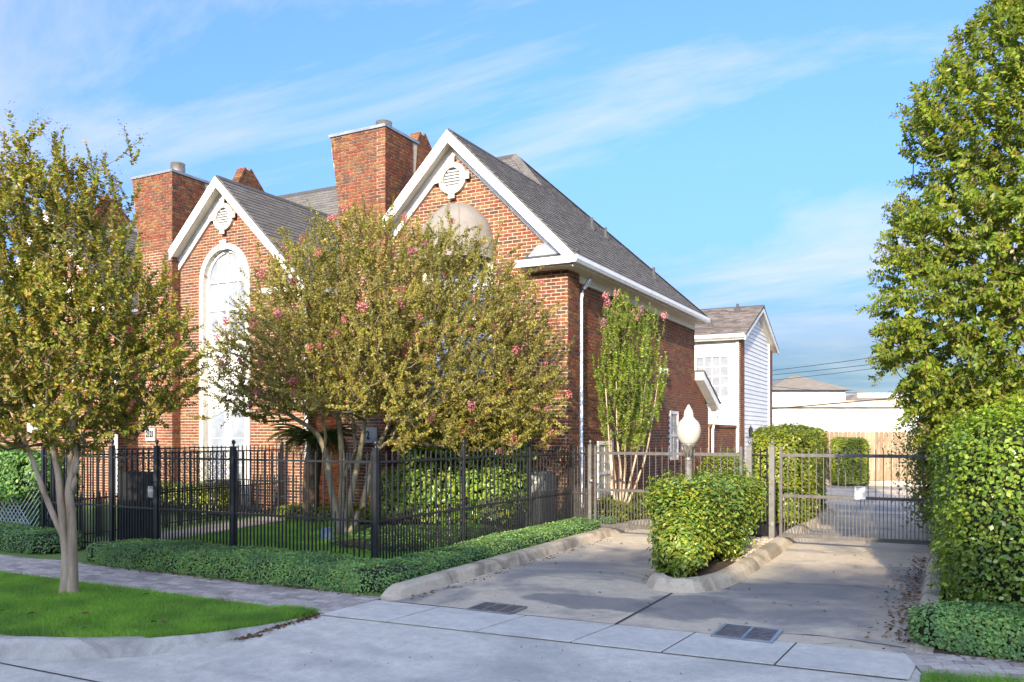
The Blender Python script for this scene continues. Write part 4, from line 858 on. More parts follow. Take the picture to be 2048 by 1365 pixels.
boards(Vector((WX - .03, 0, 0)), Vy, Vz, Vx, [(28.74, .6), (33.05, .6), (33.05, 5.35), (pk + .01, 6.22), (28.74, 5.38)], .152, body, M['siding'])
MB().box(-6.345, WY - .03, .6, WX - .035, WY + .028, ez - .02).build('corner_board', M['white'], rb)
MB().box(WX - .025, 33.055, .6, WX + .03, 33.2, 5.25).build('corner_board', M['white'], rb)
BP = Pieces()
for y0, y1, zt in ((WY - .0, 28.735, 5.0), (33.205, 33.75, 5.05)):
    st = MB().box(WX - .2, y0, 0, WX + .005, y1, zt).build('brick_pier', M['mortar'], rb)
    BP.lay((WX + .005, 0, 0), (0, 1, 0), (0, 0, 1), (1, 0, 0), [(y0, .4), (y1, .4), (y1, zt), (y0, zt)], BW, BH, BG, .012, st, rng=random.Random(3), key='ret')
    if y0 < 30: BP.lay((0, y0, 0), (1, 0, 0), (0, 0, 1), (0, -1, 0), [(WX - .033, .4), (WX + .005, .4), (WX + .005, zt), (WX - .033, zt)], BW, BH, BG, .012, st, rng=random.Random(3), key='ret')
BP.finish('brick', 'brickwork', M['brick'], rb, 0)
f = MB(); y = WY
f.box(wx0 - .12, y - .03, wz1 + .002, wx1 + .12, y + .05, wz1 + .16); f.box(wx0 - .12, y - .03, wz0 - .15, wx1 + .12, y + .05, wz0 - .002)
f.box(wx0 - .12, y - .03, wz0, wx0 - .002, y + .05, wz1); f.box(wx1 + .002, y - .03, wz0, wx1 + .12, y + .05, wz1); f.box(wx0 - .14, y - .06, wz0 - .20, wx1 + .14, y + .05, wz0 - .152)
cw, chh = (wx1 - wx0) / 4, (wz1 - wz0) / 4
for i in range(1, 4): f.box(wx0 + i * cw - .014, y - .012, wz0, wx0 + i * cw + .014, y + .03, wz1); f.box(wx0, y - .010, wz0 + i * chh - .014, wx1, y + .028, wz0 + i * chh + .014)
wn = f.build('window', M['white'], rb)
for i in range(4):
    for j in range(4): MB().box(wx0 + i * cw + .015, y + .006, wz0 + j * chh + .015, wx0 + (i + 1) * cw - .015, y + .014, wz0 + (j + 1) * chh - .015).build('pane', M['blind'], wn)
rf = bpy.data.objects.new('roof', None); link(rf, rb, (-6, pk, ez))
sl = (6.40 - ez) / (pk - 27.78); nrm = Vector((0, -sl, 1)).normalized(); vd = Vector((0, 1, sl)).normalized(); ln = (pk - 27.78) / vd.y
RP = Pieces(); O = Vector((0, 27.78, ez)); conv = [(-12, 0), (-5.93, 0), (-5.93, ln), (-12, ln)]
MB().prism([tuple(O + Vx * p[0] + vd * p[1] - nrm * .05) for p in conv], tuple(nrm * .048)).build('roof_deck', M['deck'], rf)
RP.lay(O, Vx, vd, nrm, conv, .30, .14, .004, .012, rf, rng=random.Random(9), half=False, tilt=.012, key='rb'); RP.finish('shingle', 'shingles', M['shingle_brown'], rf, 0)
MB().add([(-12, pk, 6.398), (-5.93, pk, 6.398), (-5.93, yB + .1, 5.06), (-12, yB + .1, 5.06)], [(0, 1, 2, 3)]).build('rear_slope', M['shingle_brown'], rf)
MB().prism([(-12, pk - .12, 6.34), (-12, pk, 6.44), (-12, pk + .12, 6.34)], (6.08, 0, 0)).build('ridge_cap', M['deck'], rf)
r_ = MB()
for y0, z0, y1, z1 in ((27.80, ez - .03, pk, 6.37), (pk + .001, 6.37, yB + .1, 5.06)):
    r_.yz([(y0, z0), (y1, z1), (y1, z1 - .17), (y0, z0 - .17)], -5.985, -5.95)
r_.build('rake_board', M['white'], rb)
s_ = MB()
for y0, z0, y1, z1 in ((27.95, ez - .10, pk, 6.27), (pk + .001, 6.27, yB, 4.98)): s_.yz([(y0, z0), (y1, z1), (y1, z1 - .02), (y0, z0 - .02)], WX - .03, -5.987)
s_.build('rake_soffit', M['cream'], rb)
MB().prism([(-12, 27.80, ez - .15), (-12, 27.70, ez - .10), (-12, 27.69, ez + .01), (-12, 27.80, ez + .01)], (6.02, 0, 0)).build('gutter', M['white'], rb)
MB().box(-12, 27.82, ez - .17, -6.0, WY - .002, ez - .15).build('soffit', M['cream'], rb)
for x_, y_ in ((-7.35, 28.75), (-6.8, 30.45)):
    z_ = ez + (y_ - 27.78) * sl; MB().lathe((x_, y_, z_ - .04), [(.05, 0), (.05, .28), (.04, .28), (.04, .05)], 10).lathe((x_, y_, z_ - .04), [(.15, 0), (.06, .13)], 10).build('roof_vent', M['deck'], rb)
pw = thing('patio_wall', 'low red brick patio wall with a brick coping beside the white clapboard house', 'wall', (-6.35, 26.4, 0))
bk = MB().box(-6.62, 24.60, 0, -6.33, 28.08, 1.98).build('wall', M['mortar'], pw); PP = Pieces()
PP.lay((-6.33, 0, 0), (0, 1, 0), (0, 0, 1), (1, 0, 0), [(24.60, .3), (28.08, .3), (28.08, 1.97), (24.60, 1.97)], BW, BH, BG, .012, bk, seen=lambda p: p.z > .9, rng=random.Random(2), key='ret')
PP.finish('brick', 'brickwork', M['brick'], pw, 300)
for k in range(45): 
    y_ = 24.62 + k * .0772
    MB().box(-6.66, y_, 1.983, -6.285, y_ + .068, 2.065).build('coping_brick', M['brick'], pw)
wl = thing('wall_lantern', 'black carriage lantern on the brick pier of the white clapboard house', 'lantern', (-6.1, 28.9, 1.6))
MB().lathe((-6.02, 28.95, 1.66), [(.03, 0), (.06, .03), (.085, .24), (.05, .27), (.10, .27), (.03, .36), (.012, .40), (.001, .44)], 8, False).build('lantern_body', M['black'], wl)
MB().tube([(-6.17, 28.95, 1.72), (-6.08, 28.95, 1.62), (-6.02, 28.95, 1.665)], .014, 6).build('bracket', M['black'], wl)
# ================================================================== FAR BACKGROUND
ws = thing('warehouse', 'long low white stucco building with a tan roof edge beyond the wooden fence', 'building', (-2, 46, 0))
MB().prism([(-9.5, 41.2, 0), (12, 52.5, 0), (12, 52.5, 3.10), (-9.5, 41.2, 3.10)], (-3, 8, 0)).build('wall', M['stucco'], ws)
d_ = Vector((21.5, 11.3, 0)).normalized(); n_ = Vector((d_.y, -d_.x, 0))
a = Vector((-9.5, 41.2, 0)) + n_ * .06; b = Vector((12, 52.5, 0)) + n_ * .06
MB().prism([tuple(a + Vector((0, 0, 3.102))), tuple(b + Vector((0, 0, 3.102))), tuple(b + Vector((0, 0, 3.42))), tuple(a + Vector((0, 0, 3.42)))], tuple(-n_ * .5)).build('roof_edge', M['tan_trim'], ws)
a2 = a + n_ * .04; b2 = b + n_ * .04
MB().prism([tuple(a2 + Vector((0, 0, 3.06))), tuple(b2 + Vector((0, 0, 3.06))), tuple(b2 + Vector((0, 0, 3.11))), tuple(a2 + Vector((0, 0, 3.11)))], tuple(-n_ * .12)).build('drip_edge', M['deck'], ws)
def hip_house(label, cx_, cy_, wx, wy, zt, zr, lat=None):
    t = thing('hip_roof_house', label, 'house', (cx_, cy_, 0), 'distant houses beyond the fence')
    co, si = CA, SA; R = lambda x, y, z: (cx_ + x * co - y * si * -1 * -1, cy_ + x * si + y * co, z)
    R = lambda x, y, z: (cx_ + x * CA - y * SA, cy_ + x * SA + y * CA, z)
    MB().prism([R(-wx, -wy, 0), R(wx, -wy, 0), R(wx, wy, 0), R(-wx, wy, 0)], (0, 0, zt - .01)).build('wall', M['stucco'], t)
    o = .45; MB().add([R(-wx - o, -wy - o, zt), R(wx + o, -wy - o, zt), R(wx + o, wy + o, zt), R(-wx - o, wy + o, zt), R(-.1, 0, zr), R(.1, 0, zr)], [(0, 1, 5, 4), (1, 2, 5), (2, 3, 4, 5), (3, 0, 4), (3, 2, 1, 0)]).build('roof', M['far_roof'], t)
    for x in (-.55, .1):
        w_ = MB(); p = R(wx * x, -wy - .03, zt - 1.0); q = R(wx * x + .8, -wy - .03, zt - 1.0); w_.prism([p, q, (q[0], q[1], zt - .25), (p[0], p[1], zt - .25)], (0, .02, 0)); w_.build('window', M['pane_pale'], t)
    return t
hip_house('white distant house whose brown hip roof peaks beside the brick pier', -10.1, 63.5, 2.55, 3.0, 4.85, 6.1)
hip_house('lower distant house with a brown hip roof next to a pale block', -6.0, 67.5, 1.7, 2.6, 4.0, 5.05)
bl = thing('flat_block', 'pale flat-roofed block rising behind the long white building', 'building', (-4.9, 66, 0)); MB().prism([(-5.95, 65.6, 0), (-2.5, 67.4, 0), (-3.6, 69.5, 0), (-7, 67.7, 0)], (0, 0, 4.7)).build('wall', M['stucco'], bl)
MB().prism([(-5.99, 65.55, 4.702), (-2.46, 67.37, 4.702), (-3.56, 69.5, 4.702), (-7.0, 67.7, 4.702)], (0, 0, .10)).build('roof_edge', M['cream'], bl)
# wooden fence at the end of the drive, board by board
wf = thing('wooden_fence', 'tan wooden board fence at the end of the driveway', 'fence', (-1.5, 32, 0))
fa, fb = Vector((-6.0, 31.3, 0)), Vector((6.5, 33.6, 0)); fd = (fb - fa); fl_ = fd.length; fd.normalize(); fn_ = Vector((fd.y, -fd.x, 0)); rg = random.Random(4); nb = int(fl_ / .148)
for k in range(nb):
    c_ = fa + fd * (k + .5) * .148 + fn_ * rg.uniform(0, .012); zt = 1.86 + rg.uniform(-.012, .012); hw = .070; hh_ = []
    MB().prism([tuple(c_ + fd * a + Vector((0, 0, z))) for a, z in ((-hw, .05), (hw, .05), (hw, zt - .035), (hw - .03, zt), (-hw + .03, zt), (-hw, zt - .035))], tuple(-fn_ * .018)).build('board', M['wood'], wf)
for z in (.4, 1.5): MB().prism([tuple(fa - fn_ * .03 + Vector((0, 0, z))), tuple(fb - fn_ * .03 + Vector((0, 0, z))), tuple(fb - fn_ * .03 + Vector((0, 0, z + .09))), tuple(fa - fn_ * .03 + Vector((0, 0, z + .09)))], tuple(-fn_ * .04)).build('rail', M['wood'], wf)
sheet('court_kerb', [tuple(fa + fn_ * .9)[:2], tuple(fb + fn_ * .9)[:2], tuple(fb + fn_ * .05)[:2], tuple(fa + fn_ * .05)[:2]], .16, M['kerb'], thick=.3)
# overhead wires
def wire(label, a, b, sag, rad):
    o = MB().tube([tuple(Vector(a).lerp(Vector(b), i / 12) - Vector((0, 0, sag * 4 * (i / 12) * (1 - i / 12)))) for i in range(13)], rad, 5).build('power_line', M['wire'], None); tag(o, label, 'wire', 'overhead wires beyond the drive'); return o
wire('thick overhead cable with a coiled loop, strung across the long white wall', (-13, 41, 2.6), (8, 38, 4.1), .05, .028)
lp = MB().tube([(-1.1 + .17 * math.cos(q * math.pi / 8) * CA, 39.3 + .17 * math.cos(q * math.pi / 8) * SA, 2.86 + .17 * math.sin(q * math.pi / 8)) for q in range(17)], .013, 6).build('cable_loop', M['wire'], bpy.data.objects['power_line'])
wire('highest thin overhead wire rising to the right across the sky', (-14, 42, 4.55), (9, 36, 6.6), .45, .014)
wire('thin overhead wire just below the highest one', (-14, 41.5, 4.35), (9, 36.4, 6.0), .35, .014)
wire('thin overhead wire that starts lowest against the sky', (-14, 41.2, 4.1), (9, 36.8, 6.3), .55, .012)
wire('slack thin overhead wire crossing in front of the hip roofs', (-14, 40.5, 5.0), (9, 40, 3.0), .5, .012)

# ================================================================== IRON FENCES AND GATES
PK = {}
def picket_mesh(hgt, z0, w_, mat, tip=True):
    k = (round(hgt, 3), round(z0, 3), w_, mat.name)
    if k not in PK:
        mb = MB(); a = w_ / 2; zt = hgt - (.035 if tip else 0); mb.box(-a, -a, z0, a, a, zt)
        if tip: mb.add([(-a, -a, zt), (a, -a, zt), (a, a, zt), (-a, a, zt), (0, 0, hgt)], [(0, 1, 4), (1, 2, 4), (2, 3, 4), (3, 0, 4)])
        me = bpy.data.meshes.new('picket'); me.from_pydata(mb.v, [], mb.f); me.materials.append(mat); me.update(); PK[k] = me
    return PK[k]
def iron_run(t, a, b, mat, zt=1.55, zr=1.42, zm=.70, zb=.13, short=.82, step=.125, pw=.016, first=.5, skip=None, bar=.014, lean=None):
    a = Vector((a[0], a[1], 0)); b = Vector((b[0], b[1], 0)); d = b - a; ln = d.length; d.normalize(); n_ = Vector((-d.y, d.x, 0)); rz = math.atan2(d.y, d.x); n = int(round(ln / step)); st = ln / n
    for z in (zr, zm, zb): MB().obox(a + d * ln / 2 + Vector((0, 0, z)), d * (ln / 2 - .02), n_ * bar, Vector((0, 0, bar * .95))).build('rail', mat, t)
    for k in range(n):
        q = a + d * st * (k + .5); o = place('picket', picket_mesh(zt, .05, pw, mat), tuple(q), t, rz)
        if lean and k in lean: o.rotation_euler = (0, lean[k], rz)
        if short and k < n - 1 and not (skip and k in skip):
            q = a + d * st * (k + 1); place('picket', picket_mesh(short, .05, pw, mat), tuple(q), t, rz)
def iron_post(t, x, y, mat, h_=1.58, w_=.05, ball=True):
    mb = MB(); a = w_ / 2; mb.box(x - a, y - a, 0, x + a, y + a, h_); mb.box(x - a * 1.25, y - a * 1.25, h_ + .001, x + a * 1.25, y + a * 1.25, h_ + .015)
    o = mb.build('post', mat, t)
    if ball: MB().lathe((x, y, h_ + .016), [(.016, 0), (.010, .02), (.024, .04), (.028, .055), (.022, .075), (.004, .088)], 12).build('finial', mat, o)
FYF = 8.12; FXS = -6.13
t = thing('iron_fence', 'black iron picket fence along the lawn from the path to the corner post', 'fence', (-8.05, FYF, 0), 'iron fences round the front garden')
iron_run(t, (-9.97, FYF), (FXS, FYF), M['iron'], lean={26: .03, 28: -.05, 29: .04}, skip={27, 29})
for x in (-8.48, FXS): iron_post(t, x, FYF, M['iron'], 1.58, .055)
t = thing('pedestrian_gate', 'black iron garden gate with a solid black lower panel and lock box', 'gate', (-10.45, FYF, 0))
iron_run(t, (-10.93, FYF), (-9.97, FYF), M['iron'], short=.82)
for x in (-10.93, -9.97): iron_post(t, x, FYF, M['iron'], 1.58, .055)
MB().box(-10.86, FYF + .03, .16, -10.05, FYF + .045, 1.22).build('kick_panel', M['black'], t)
MB().box(-10.10, FYF - .05, .86, -10.0, FYF - .02, 1.02).build('lock_box', M['metal'], t)
t = thing('iron_fence', 'black iron picket fence in front of the ivy, ending at the lattice', 'fence', (-11.75, FYF, 0), 'iron fences round the front garden')
iron_run(t, (-12.56, FYF), (-10.93, FYF), M['iron']); iron_post(t, -12.56, FYF, M['iron'], 1.58, .05)
t = thing('iron_fence', 'iron picket fence running along the driveway kerb from corner post to brick house', 'fence', (FXS, 11, 0), 'iron fences round the front garden')
iron_run(t, (FXS, FYF + .03), (FXS, 13.99), M['iron'])
for y in (10.17, 12.27, 13.99): iron_post(t, FXS, y, M['iron'], 1.58, .045)
t = thing('iron_fence', 'short iron picket panel between the house corner and the left driveway gate', 'fence', (-5.9, 13.8, 0), 'iron fences round the front garden')
iron_run(t, (FXS + .03, 13.97), (-5.62, 13.62), M['iron_grey'], short=.82)
t = thing('iron_fence', 'black fence beside the garden path with a curly filigree panel along its top', 'fence', (-12.6, 11, 0), 'iron fences round the front garden')
iron_run(t, (-12.45, FYF + .1), (-13.05, 13.9), M['iron']); iron_post(t, -12.45, FYF + .1, M['iron']); iron_post(t, -13.05, 13.9, M['iron'])
fg = MB(); a = Vector((-12.58, 9.4, 0)); b = Vector((-12.86, 12.4, 0)); d = (b - a).normalized(); L0 = (b - a).length
for i in range(int(L0 / .092)):
    for j in range(8):
        c_ = a + d * (i + .5) * .092 + Vector((.03, 0, .80 + j * .088)); r0 = .040; ph = (i + j) % 2 * math.pi
        fg.tube([tuple(c_ + d * (r0 * (1 - .05 * k) * math.cos(ph + k * .62)) + Vector((0, 0, r0 * (1 - .05 * k) * math.sin(ph + k * .62)))) for k in range(13)], .0065, 4, True, False)
        if j < 7 and i % 2 == j % 2: fg.tube([tuple(c_ + Vector((0, 0, .03))), tuple(c_ + d * .046 + Vector((0, 0, .045))), tuple(c_ + d * .092 + Vector((0, 0, .06)))], .006, 4, True, False)
for z in (.745, 1.5): fg.obox((a + b) / 2 + Vector((.03, 0, z)), d * L0 / 2, (.008, 0, 0), (0, 0, .012))
fg.build('filigree', M['iron'], t, 'stuff')
t = thing('iron_fence', 'low black iron enclosure against the brick front near the white downspout', 'fence', (-12.9, 13.2, 0), 'iron fences round the front garden')
iron_run(t, (-14.0, 13.25), (-12.0, 13.25), M['iron'], zt=.92, zr=.78, zm=.45, zb=.12, short=0, step=.1)
GY = 13.6
def drive_gate(label, x0, x1, y0, y1):
    t = thing('driveway_gate', label, 'gate', ((x0 + x1) / 2, GY, 0), 'pair of iron driveway gates')
    a = Vector((x0, y0, 0)); b = Vector((x1, y1, 0)); d = b - a; ln = d.length; d.normalize(); n_ = Vector((-d.y, d.x, 0)); rz = math.atan2(d.y, d.x); m = M['iron_grey']
    for nm, q in (('gate_stile', a), ('gate_stile', b)): MB().obox(q + Vector((0, 0, .84)), d * .022, n_ * .022, (0, 0, .72)).build(nm, m, t)
    for z, hz in ((.17, .03), (.79, .022), (1.43, .025)): MB().obox((a + b) / 2 + Vector((0, 0, z)), d * (ln / 2 - .024), n_ * .016, (0, 0, hz)).build('gate_rail', m, t)
    n = int(round(ln / .108)); st = ln / n
    for k in range(1, n): place('picket', picket_mesh(1.55, .16, .0115, m), tuple(a + d * st * k), t, rz)
    for k in range(n): place('picket', picket_mesh(.84, .16, .0105, m), tuple(a + d * st * (k + .5)), t, rz)
    return t
drive_gate('left grey iron driveway gate between the house corner and the lamp island', -5.50, -2.98, GY, GY)
drive_gate('right grey iron driveway gate with a white paper notice', -2.36, -.14, GY, GY)
for x, y, w_, lab in ((-2.50, 13.62, .085, 'thick grey steel gate post with a ball finial beside the right driveway gate'), (-2.88, 13.75, .085, 'grey steel gate post at the end of the left driveway gate, beside the lamp island'), (-5.60, 13.60, .055, 'slender grey gate post with a round hinge near the house corner')):
    t = thing('gate_post', lab, 'post', (x, y, 0), 'steel gate posts'); iron_post(t, x, y, M['iron_post'], 1.56, w_)
    if w_ < .06: MB().lathe((x + .03, y - .04, .92), [(.001, 0), (.035, .0), (.035, .05), (.001, .05)], 12).build('hinge', M['metal'], t)
    else: MB().obox((x + .02, y - w_ / 2 - .012, .34), (.02, 0, 0), (0, .010, 0), (0, 0, .03)).build('hinge', M['metal'], t)
t = thing('iron_fence', 'narrow iron panel between the two gate posts on the island', 'fence', (-2.7, 13.7, 0), 'iron fences round the front garden')
iron_run(t, (-2.86, 13.75), (-2.53, 13.63), M['iron'], step=.11)
ns = thing('notice', 'white paper notice fixed to the bars of the right driveway gate', 'sign', (-1.2, GY, .8))
MB().box(-1.275, GY - .03, .775, -1.125, GY - .024, .975).build('sheet', M['plastic_white'], ns)
for i, (z, hw) in enumerate(((.95, .055), (.925, .045), (.88, .018), (.86, .03))): MB().box(-1.2 - hw, GY - .0335, z - .005, -1.2 + hw, GY - .0305, z + .005).build('printed_line', M['print'], ns)
# white lattice with ivy at the left edge
lt = thing('lattice_panel', 'white wooden lattice panel in front of ivy at the garden corner', 'lattice', (-14.5, 8.35, 0))
x0, x1, z0, z1 = -16.4, -13.05, .08, 1.12; stp = .105
for sgn in (1, -1):
    k = 0; c0 = x0 - (z1 - z0)
    while c0 + k * stp < x1 + (z1 - z0):
        c_ = c0 + k * stp; k += 1; q = clip_poly([(c_ - .011, z0 - 1), (c_ + .011, z0 - 1), (c_ + .011 + 3, z0 + 2), (c_ - .011 + 3, z0 + 2)] if sgn > 0 else [(c_ - .011, z0 - 1 + 0), (c_ + .011, z0 - 1), (c_ + .011 - 3, z0 + 2), (c_ - .011 - 3, z0 + 2)], [(x0, z0), (x1, z0), (x1, z1), (x0, z1)])
        if len(q) >= 3 and abs(area2(q)) > .002: MB().xz(q, 8.35 + (.007 if sgn > 0 else 0), 8.356 + (.007 if sgn > 0 else 0)).build('slat', M['lattice'], lt)
for z in (z0 - .02, z1 + .0): MB().box(x0, 8.343, z, x1, 8.37, z + .02).build('lattice_rail', M['lattice'], lt)
# ================================================================== LAMP, GRATES, SMALL THINGS
lx, ly = -3.0, 10.62
lm = thing('lamp_post', 'fluted grey lamp post with a white acorn globe standing in the island bush', 'lamp', (lx, ly, .08))
mb = MB(); n = 24; pr = [(.10, 0), (.10, .12), (.06, .20), (.045, .30), (.042, 1.36)]; mb.lathe((lx, ly, .08), pr, 24)
for k in range(10): a_ = 2 * math.pi * k / 10; mb.tube([(lx + .042 * math.cos(a_), ly + .042 * math.sin(a_), .4), (lx + .040 * math.cos(a_), ly + .040 * math.sin(a_), 1.42)], .007, 5)
mb.build('post', M['lamp_metal'], lm)
mb = MB().lathe((lx, ly, 1.42), [(.052, 0), (.056, .012), (.045, .03), (.05, .06), (.068, .12), (.085, .175), (.10, .19), (.104, .205), (.09, .212)], 24)
for k in range(10): a_ = 2 * math.pi * k / 10; mb.tube([(lx + .05 * math.cos(a_), ly + .05 * math.sin(a_), 1.46), (lx + .072 * math.cos(a_), ly + .072 * math.sin(a_), 1.54), (lx + .096 * math.cos(a_), ly + .096 * math.sin(a_), 1.61)], .010, 5)
mb.build('capital', M['lamp_metal'], lm)
MB().lathe((lx, ly, 1.633), [(.085, 0), (.098, .01), (.122, .045), (.145, .095), (.155, .15), (.155, .19), (.148, .23), (.134, .262), (.128, .266), (.130, .282), (.120, .288), (.088, .318), (.062, .352), (.049, .386), (.046, .398), (.060, .404), (.064, .260), (.054, .434), (.046, .440), (.030, .468), (.016, .496), (.001, .512)], 40, True).build('globe', M['globe'], lm)
cb = thing('call_box', 'small white intercom box poking out of the island bush below the lamp', 'intercom', (-3.25, 10.75, .1))
MB().box(-3.30, 10.70, .96, -3.17, 10.78, 1.13).build('housing', M['plastic_white'], cb); MB().tube([(-3.235, 10.76, .1), (-3.235, 10.76, .97)], .025, 8).build('post', M['lamp_metal'], cb)
MB().box(-3.28, 10.692, 1.02, -3.19, 10.698, 1.10).build('speaker_panel', M['cream'], cb)
def grate(label, x0, y0, x1, y1, along):
    t = thing('drain_grate', label, 'drain', ((x0 + x1) / 2, (y0 + y1) / 2, 0), 'iron drain grates in the driveway')
    MB().add([(x0, y0, .003), (x1, y0, .003), (x1, y1, .003), (x0, y1, .003)], [(0, 1, 2, 3)]).build('pit_shade_sheet', M['black'], t)  # flat black sheet paints the darkness below the bars
    f = MB(); w_ = .03
    f.box(x0, y0, .004, x1, y0 + w_ * .6, .022); f.box(x0, y1 - w_ * .6, .004, x1, y1, .022); f.box(x0, y0 + w_ * .6, .004, x0 + w_, y1 - w_ * .6, .022); f.box(x1 - w_, y0 + w_ * .6, .004, x1, y1 - w_ * .6, .022)
    for q in ((.5,) if along == 'x' else (.33, .66)): f.box(x0 + (x1 - x0) * q - .012, y0 + w_ * .6, .004, x0 + (x1 - x0) * q + .012, y1 - w_ * .6, .020)
    f.build('frame', M['metal'], t); n = 8
    for k in range(n):
        yy = y0 + w_ + (y1 - y0 - 2 * w_) * (k + .5) / n; MB().box(x0 + w_ + .001, yy - .013, .005, x1 - w_ - .001, yy + .013, .017).build('bar', M['grate'], t)
grate('drain grate near the left driveway kerb, closest to the lawn', -4.26, 7.12, -3.77, 7.50, 'y')
grate('drain grate in the right driveway lane with two framed halves', -1.83, 7.16, -1.31, 7.66, 'x')
ub = thing('utility_box', 'grey electrical box with a pale label behind the side fence near the brick corner', 'utility box', (-6.75, 13.0, 0))
mb = MB().prism([(-6.84, 13.45, 0), (-6.40, 13.45, 0), (-6.40, 13.45, 1.0), (-6.46, 13.45, 1.09), (-6.78, 13.45, 1.09), (-6.84, 13.45, 1.0)], (0, .4, 0)); mb.build('cabinet', M['grey_box'], ub)
MB().box(-6.80, 13.43, .86, -6.44, 13.448, 1.02).build('door', M['metal'], ub)
for x in (-6.76, -6.64): MB().box(x, 13.422, .88, x + .07, 13.428, 1.0).build('label_plate', M['plastic_white'], ub)
ac = thing('air_conditioner', 'grey air conditioner unit on the ground below the arched window', 'air conditioner', (-14.3, 13.3, 0))
MB().box(-14.72, 12.95, .02, -14.02, 13.65, .72).build('case', M['grey_box'], ac)
for k in range(9): MB().box(-14.69, 12.935, .10 + k * .065, -14.05, 12.949, .125 + k * .065).build('louver', M['metal'], ac)
MB().lathe((-14.37, 13.3, .721), [(.30, 0), (.30, .025), (.26, .03), (.001, .035)], 20).build('fan_guard', M['black'], ac)
sp = thing('spotlight', 'small blue-grey garden spotlight at the foot of the many-stemmed tree', 'spotlight', (-8.95, 10.55, 0))
MB().box(-9.02, 10.50, .05, -8.88, 10.62, .24).build('housing', M['blue_grey'], sp); MB().tube([(-8.95, 10.56, 0), (-8.95, 10.56, .06)], .02, 8).build('spike', M['black'], sp)

# ================================================================== TREES
RV = np.array([CA, SA, 0.0]); FV = np.array([-SA, CA, 0.0]); UP = np.array([0, 0, 1.0])
def local(base, r, f, z): return np.array(base) * np.array([1, 1, 0]) + RV * r + FV * f + UP * z
def smooth_path(pts, rad, k=4):
    """Catmull-Rom through the given points"""
    P = [np.array(p, float) for p in pts]; P = [2 * P[0] - P[1]] + P + [2 * P[-1] - P[-2]]; o = []; r = []
    for i in range(1, len(P) - 2):
        for j in range(k):
            t = j / k; a, b, c, d = P[i - 1:i + 3]
            o.append(.5 * (2 * b + (c - a) * t + (2 * a - 5 * b + 4 * c - d) * t * t + (3 * b - a - 3 * c + d) * t ** 3)); r.append(rad[i - 1] + (rad[i] - rad[i - 1]) * t)
    return o + [P[-2]], r + [rad[-1]]
def outline_tips(n, prof, depth, zmax_shift=0, seed=0, shell=.55, back=1.0, fc=0.0):
    """points in a crown given by (z, left, right) rows, biased to its outside"""
    r = np.random.RandomState(seed); prof = sorted(prof); zs = np.array([p[0] for p in prof]); l_ = np.array([p[1] for p in prof]); r_ = np.array([p[2] for p in prof]); w_ = (r_ - l_)
    zz = np.linspace(zs[0], zs[-1], 200); ww = np.interp(zz, zs, w_) ** 1.6 + .02; cz = r.choice(zz, n, p=ww / ww.sum()) + r.uniform(-.02, .02, n)
    a = r.uniform(0, 2 * math.pi, n); rad = r.uniform(0, 1, n) ** shell
    L_, R_ = np.interp(cz, zs, l_), np.interp(cz, zs, r_); hw = (R_ - L_) / 2
    x = (L_ + R_) / 2 + np.cos(a) * rad * hw; f = np.sin(a) * rad * np.minimum(hw * depth, 1.75 if depth < .9 else 9) * np.where(np.sin(a) > 0, back, 1) + fc
    return x, f, cz
def flower_mesh(mat, seed, n=46, rx=.055, rz=.075):
    r = np.random.RandomState(seed); q = unit(r.normal(size=(n, 3))) * r.uniform(.35, 1, (n, 1)) * np.array([rx, rx, rz])
    return np_mesh('flower_cluster', leaves(q, unit(r.normal(size=(n, 3)) + q * 14), unit(q + r.normal(size=(n, 3)) * .02), .030, .026, .25, .1), 4, leaf_faces(n), mat)
def seeds(P, n, size, spread, seed):
    r = np.random.RandomState(seed); Q = np.repeat(P, n, 0) + r.normal(size=(len(P) * n, 3)) * np.array([spread, spread, spread * 1.5])
    return leaves(Q, r.normal(size=Q.shape), unit(r.normal(size=Q.shape)), size, size * .8, .2, 0)
def stems_mesh(t, stems, mat, n=10):
    mb = MB(); r = random.Random(5)
    for p, rad, frm in stems:
        mb.tube([tuple(q) for q in p], [max(.006, a) for a in rad], n)
    o = mb.build('trunk', mat, t)
    return o
def px_stem(base, bpx, ppm, pts, rad, f=None, frm=.55):
    P = [local(base, (x - bpx) / ppm, (f[i] if f else 0.0), CAM_H - (y - 870) / ppm) for i, (x, y) in enumerate(pts)]
    p, r = smooth_path(P, rad); return (p, r, int(len(p) * frm))
def rows(bpx, ppm, prof): return [(CAM_H - (y - 870) / ppm, (a - bpx) / ppm, (b - bpx) / ppm) for y, a, b in prof]

